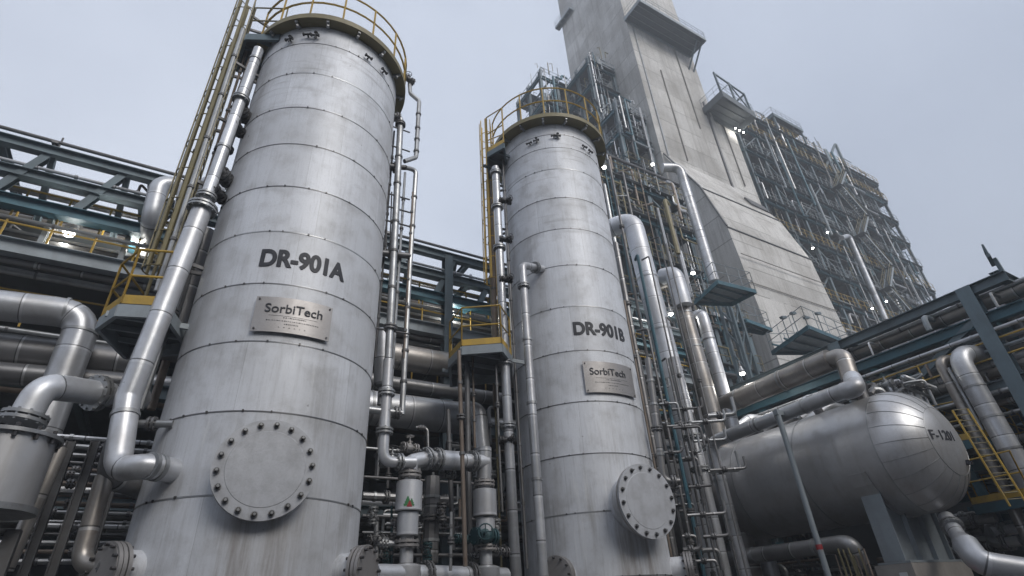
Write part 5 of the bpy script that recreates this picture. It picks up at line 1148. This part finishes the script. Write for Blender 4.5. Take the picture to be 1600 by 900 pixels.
for k in range(12):
    a = W(1305 + k * 4, 862 + rg.uniform(-8, 8), X=15.0); m = rg.choice(('yellow_dull', 'rusty', 'yellow_dull')); pipe(f'thin {TN[m]} upright tube in the cluster under the drum belly, {["left", "middle", "right"][k // 4]} part', [a, V(a.x, a.y, .2)], .022, m, n=6, group='thin yellow tubes under the drum', name='small_bore_pipe', cat='small pipe')
# valves and small lines crowding the top of the drum
for k in range(10):
    a = W(1345 + k * 11, 612 - k * 2 + rg.uniform(-6, 4), X=18.2 + .2 * (k % 3)); r = rg.choice((.04, .06, .09)); m = rg.choice(('galv', 'clad', 'dull', 'galv')); pipe(f'{sizew(r)} {TN[m]} crooked line on top of the F-1201 drum, number {k + 1} from the left', [V(a.x, a.y, VZ + 1.2), a, a + V(rg.uniform(-.7, .7), rg.uniform(-.8, .8), 0), a + V(rg.uniform(-.7, .7), rg.uniform(-.5, .5), -.4)], r, m, [(0, .7)], n=8, group='crooked lines on top of the drum', name='small_bore_pipe', cat='small pipe')
for k, px in enumerate((1352, 1385, 1412)): valve(W(px, 604 - k * 3, X=18.4), (0, 1, 0), .07, f'{["left", "middle", "right"][k]} small valve above the domed end of the F-1201 drum', m=('valve_teal', 'galv', 'dull')[k], wheel='valve_teal', group='small valves above the drum')
pipe('silver pipe hooping over behind the domed end of the drum', [W(1370, 612, X=19), W(1420, 596, X=19), W(1436, 650, X=19)], .20, 'clad', bend=.5, n=18, flanges=[(1, .7)])
# heap of pale clad bends seen between the pipes and the drum
for k in range(16):
    px = 1110 + k * 13 + rg.uniform(-4, 4); py = 690 - k * 4.4 + rg.uniform(-14, 10); a = W(px, py, X=19.3 + rg.uniform(-.3, .8)); m = rg.choice(('clad_white', 'clad', 'clad_old', 'clad_dark'))
    pipe(f'{TN[m]} clad pipe bend in the heap just over the drum, number {k + 1} from the left', [a + V(-.9, .7, -.5), a + V(-.2, .2, 0), a + V(.9, .0, -.1), a + V(1.2, .2, -.9)], rg.uniform(.14, .26), m, bend=.35, n=14, group='clad pipe bends over the drum')

# ------------------------------------------------------------------ the rack on the right (along Y)
XF, XB = 20.0, 27.0
RY0, RY1 = 4.3, 20.4
r2 = thing('pipe_rack', V(XF, 5.4, 0), 'dark steel pipe rack rising towards the camera at the right', 'pipe rack')
hh = lambda k: k * XF + CAMZ
for xx in (XF, XB):
    for y in (5.4, W(1322, 580, X=XF).y, 20.0): MB().ibeam(V(xx, y, 0), V(xx, y, hh(.402)), .40, .38, up=(1, 0, 0)).build('column', 'steel', r2)
for kk, m in ((.402, 'steel'), (.352, 'teal'), (.255, 'steel'), (.16, 'teal')):
    for xx in (XF, XB): MB().ibeam(V(xx - .02, RY0, hh(kk) - .15), V(xx - .02, RY1, hh(kk) - .15), .24, .32).build('girder', m, r2)
    y = RY0 + .1
    while y < RY1: MB().ibeam(V(XF, y, hh(kk) - .15), V(XB, y, hh(kk) - .15), .22, .34).build('cross_beam', m, r2); y += 2.4
MB().ibeam(V(XF, 5.5, hh(.35)), V(XF, 9.0, hh(.26)), .2, .2, up=(1, 0, 0)).build('diagonal', 'steel', r2)
MB().ibeam(V(XB, 5.5, hh(.35)), V(XB, 10.0, hh(.2)), .2, .2, up=(1, 0, 0)).build('diagonal', 'teal', r2)
for kk in (.262, .167): MB().box(XF + 1.2, RY0, hh(kk), XB, RY1, hh(kk) + .03).build('deck', 'deckgrey', r2)
for kk, ln in ((.362, 'upper'), (.264, 'middle'), (.169, 'lower')):
    x = XF + .5; k = 0
    while x < XB - .4 and k < 9:
        r = random.uniform(.10, .22) if kk > .2 else random.uniform(.12, .26); m = random.choice(tones); za = hh(kk) + r + .05
        if k == 0 and kk > .3: r, m, za = .24, 'clad_old', hh(kk) + .34
        tag(MB().cyl(V(x, RY0 - .6, za), V(x, RY1 + .6, za), r, 14).build('rack_pipe', m, None, loc=V(x, RY0, za)), f'{nmz[m]} pipe, row {["one", "two", "three", "four", "five", "six", "seven", "eight", "nine"][k]} from the front on the {ln} level of the right rack', 'rack pipe', 'pipes lying along the right rack')
        x += r * 2 + random.uniform(.25, .5); k += 1
t = MB(); a = V(XF, RY0 + .05, hh(.402)); t.beam(a, a + V(0, 0, .5), .1, .1); t.beam(a + V(-.4, 0, .5), a + V(.4, .2, .5), .1, .1); t.beam(a + V(-.35, 0, .5), a + V(-.35, 0, .9), .05, .05); t.beam(a + V(.35, .2, .5), a + V(.35, .2, .9), .05, .05); t.beam(a + V(-.35, 0, .9), a + V(.35, .2, .9), .05, .05)
t.build('end_bracket', 'steel', r2)
pipe('grey pipe bending down over the end of the right pipe rack', [W(1480, 470, X=21.5), W(1556, 440, X=21.5), W(1610, 530, X=21.5)], .22, 'clad_dark', bend=.5, n=16)
for k in range(24):
    y = RY0 + .5 + k * .62; z = hh((.362, .30, .262)[k % 3]) + .25 + .1 * (k % 2); x = XF + .1 + .25 * (k % 3)
    pipe(f'short crossing pipe {k + 1} from the near end of the right rack', [V(x - .45, y, z - .5), V(x - .45, y, z), V(x + 1.2, y, z), V(x + 1.2, y + .4, z)], (.04, .06, .03, .09)[k % 4], ('galv', 'clad', 'dull', 'pale_steel', 'rusty')[k % 5], [(1, .5)], n=8, group='short crossing pipes of the right rack', name='small_bore_pipe', cat='small pipe')
for k, (kk, dx, nm2) in enumerate(((.372, 1.6, 'upper'), (.28, .3, 'middle'))):
    b = MB(); b.box(XF + dx, RY0, hh(kk) + .4, XF + dx + .5, RY1, hh(kk) + .42); b.box(XF + dx, RY0, hh(kk) + .4, XF + dx + .015, RY1, hh(kk) + .52); b.box(XF + dx + .485, RY0, hh(kk) + .4, XF + dx + .5, RY1, hh(kk) + .52)
    tag(b.build('cable_tray', 'galv', None, loc=V(XF + dx, RY0, hh(kk))), f'{nm2} cable tray running along the right pipe rack', 'cable tray', 'cable trays of the right pipe rack')
for k, (kk, dx, r_, m_) in enumerate(((.385, .25, .07, 'galv'), (.372, .5, .10, 'clad_dark'), (.325, -.12, .06, 'clad'), (.315, .2, .09, 'galv'), (.30, .0, .05, 'pale_steel'), (.285, .35, .11, 'clad'), (.24, -.1, .07, 'galv'), (.228, .2, .09, 'clad_old'), (.21, .0, .05, 'galv'))):
    pipe(f'{TN[m_]} line hung on the face of the right rack, number {k + 1} from the top', [V(XF + dx, RY0 - .3, hh(kk)), V(XF + dx, RY1, hh(kk))], r_, m_, n=10, clamps=[(0, t_ / 9) for t_ in range(1, 9)], group='lines hung on the face of the right rack', name='hung_pipe', cat='pipe')
r = MB(); rail_run(r, [V(XF - .1, RY0, hh(.262)), V(XF - .1, RY1, hh(.262))], 1.0, 1.1, .026); r.build('handrail', 'yellow', r2)
# upper right cross frame leaving the picture
t = thing('pipe_rack', V(22.3, 3.6, 0), 'end frame of a second rack entering at the right edge', 'pipe rack')
for py0, py1, m in ((432, 470, 'steel'), (455, 500, 'steel'), (540, 585, 'teal'), (505, 548, 'teal')):
    a = W(1556, py0, X=20.6); b = V(a.x + 6, a.y + .1, a.z); MB().ibeam(a, b, .26, .36).build('beam', m, t)
for x in (24.2, 27.2): MB().ibeam(V(x, 4.7, 0), V(x, 4.7, 9.6), .4, .4, up=(1, 0, 0)).build('column', 'steel', t)
a = W(1560, 408, X=21.2); b = W(1640, 385, X=21.2)
# clad verticals before the rack
Dp = 20.3
a = W(1493, 552, D=Dp)
pipe('stout silver pipe coming out of the right rack and falling past the drum head', [a + V(1.8, -.6, 0), a, W(1602, 745, D=Dp), V(W(1602, 745, D=Dp).x, W(1602, 745, D=Dp).y, .3)], .27, 'clad', bend=.55, n=22, clamps=[(1, .3), (1, .55), (1, .8)])
a = W(1466, 562, D=Dp + .3)
pipe('slimmer stained silver pipe left of the stout one at the right rack', [a + V(1.0, -.4, 0), a, W(1532, 690, D=Dp + .3), V(W(1532, 690, D=Dp + .3).x, W(1532, 690, D=Dp + .3).y, .3)], .15, 'clad_old', bend=.3, n=16)
pipe('thin grey conduit between the two silver pipes at the right rack', [W(1482, 575, D=Dp + .1), W(1535, 672, D=Dp + .1)], .05, 'galv', n=8)
# yellow railed walkways and the leaning yellow ladder
zy = W(1490, 690, D=20.6).z
def wq(px, py, z): p = W(px, py, Z=z); return (p.x, p.y)
landing([wq(1478, 692, zy), wq(1560, 678, zy), wq(1620, 700, zy), wq(1560, 715, zy)], zy, 'yellow railed walkway behind the domed end of the drum', side='teal', toe='yellow', skip=())
zy2 = W(1520, 785, D=20.0).z
landing([wq(1520, 788, zy2), wq(1612, 772, zy2), wq(1640, 790, zy2), wq(1560, 800, zy2)], zy2, 'lower yellow edged walkway right of the drum near the right edge', side='teal', toe='yellow')
a, b = W(1500, 640, D=19.6), W(1592, 790, D=19.2)
t = thing('stair_ladder', V(b.x, b.y, b.z), 'steep yellow ladder leaning against the walkway right of the drum', 'ladder')
ofs = V(.22, -.18, 0)
for sg in (-1, 1): MB().beam(a + ofs * sg * .7, b + ofs * sg * .7, .035, .05).build('ladder_rail', 'yellow', t)
for k in range(16): c_ = a.lerp(b, k / 16); MB().cyl(c_ - ofs * .7, c_ + ofs * .7, .012, 6).build('rung', 'yellow_dull', t)
t = MB(); a, b = W(1500, 700, D=21.5), W(1545, 790, D=21.2); t.beam(a, b, .2, .2); tag(t.build('brace', 'teal', None, loc=b), 'blue-green diagonal brace behind the domed end of the drum', 'brace')
# dim equipment at the lower right
pk = thing('equipment_skid', V(21, 8, 0), 'dim pump skid with small piping at the lower right corner behind the drum', 'equipment')
MB().box(19.4, 4.2, 0, 26, 19, .35).build('base', 'concrete_dark', pk)
for k in range(6): MB().lathe(V(20.2 + .5 * (k % 2), 5.2 + k * 1.5, .9), (0, 1, 0), [(0, .15), (.1, .32), (.8, .32), (.9, .15)], 16).build('pump', 'dull', pk)
for k in range(40):
    px, py = rg.uniform(1440, 1600), rg.uniform(790, 895); a = W(px, py, X=rg.uniform(19.5, 22)); L_ = rg.uniform(.4, 1.4)
    if a.z < .2: continue
    r = rg.choice((.04, .06, .1, .13)); m = rg.choice(('dull', 'galv', 'clad', 'clad_dark'))
    pipe(f'{sizew(r)} {TN[m]} pipe in the tangle at the lower right corner, {"by the fat elbow" if px < 1520 else "near the picture edge"}, {"upper" if py < 840 else "lower"}', [a, a + V(0, L_, 0), a + V(rg.choice((-.4, .4)), L_, rg.choice((-.3, .4)))], r, m, [(0, .5)], n=8, group='short pipes at the lower right corner', name='small_bore_pipe', cat='small pipe')
for k in range(26):
    px, py = rg.uniform(1060, 1500), rg.uniform(852, 895); a = W(px, py, X=rg.uniform(18.8, 21)); L_ = rg.uniform(.8, 2.6)
    r = rg.choice((.04, .06, .1)); m = rg.choice(('dull', 'galv', 'clad_dark', 'rusty')); pipe(f'short {sizew(r)} {TN[m]} pipe in the shade under the drum, {"left of the grey post" if px < 1250 else "by the near pier" if px < 1400 else "right of the near pier"}', [a + V(0, 0, -.6), a, a + V(0, L_, 0)], r, m, [(1, .5)], n=8, group='short pipes in the shade under the drum', name='small_bore_pipe', cat='small pipe')
# dark backing plant behind the right rack
bd = thing('switch_house', V(30, 6, 0), 'dark windowless switch house far behind the right pipe rack', 'building')
MB().box(29.5, -3, 0, 36, 19.5, 7.2).build('wall', 'dark_wall', bd); MB().box(29.3, -3.2, 7.2, 36.2, 19.7, 7.4).build('roof', 'steel', bd)
# ------------------------------------------------------------------ the misty air
hz_ = MB().box(-420, -420, -1.5, 420, 420, 105); o = hz_.build('haze', 'lamp', None, smooth=0); tag(o, kind='stuff')
hm = bpy.data.materials.new('mist'); hm.use_nodes = True; t = hm.node_tree; t.nodes.clear()
oo = t.nodes.new('ShaderNodeOutputMaterial'); pv = t.nodes.new('ShaderNodeVolumePrincipled'); pv.inputs['Density'].default_value = HAZE
pv.inputs['Color'].default_value = (0.86, 0.91, 0.98, 1); pv.inputs['Anisotropy'].default_value = 0.0
t.links.new(pv.outputs[0], oo.inputs['Volume']); o.data.materials.clear(); o.data.materials.append(hm); o.visible_shadow = True
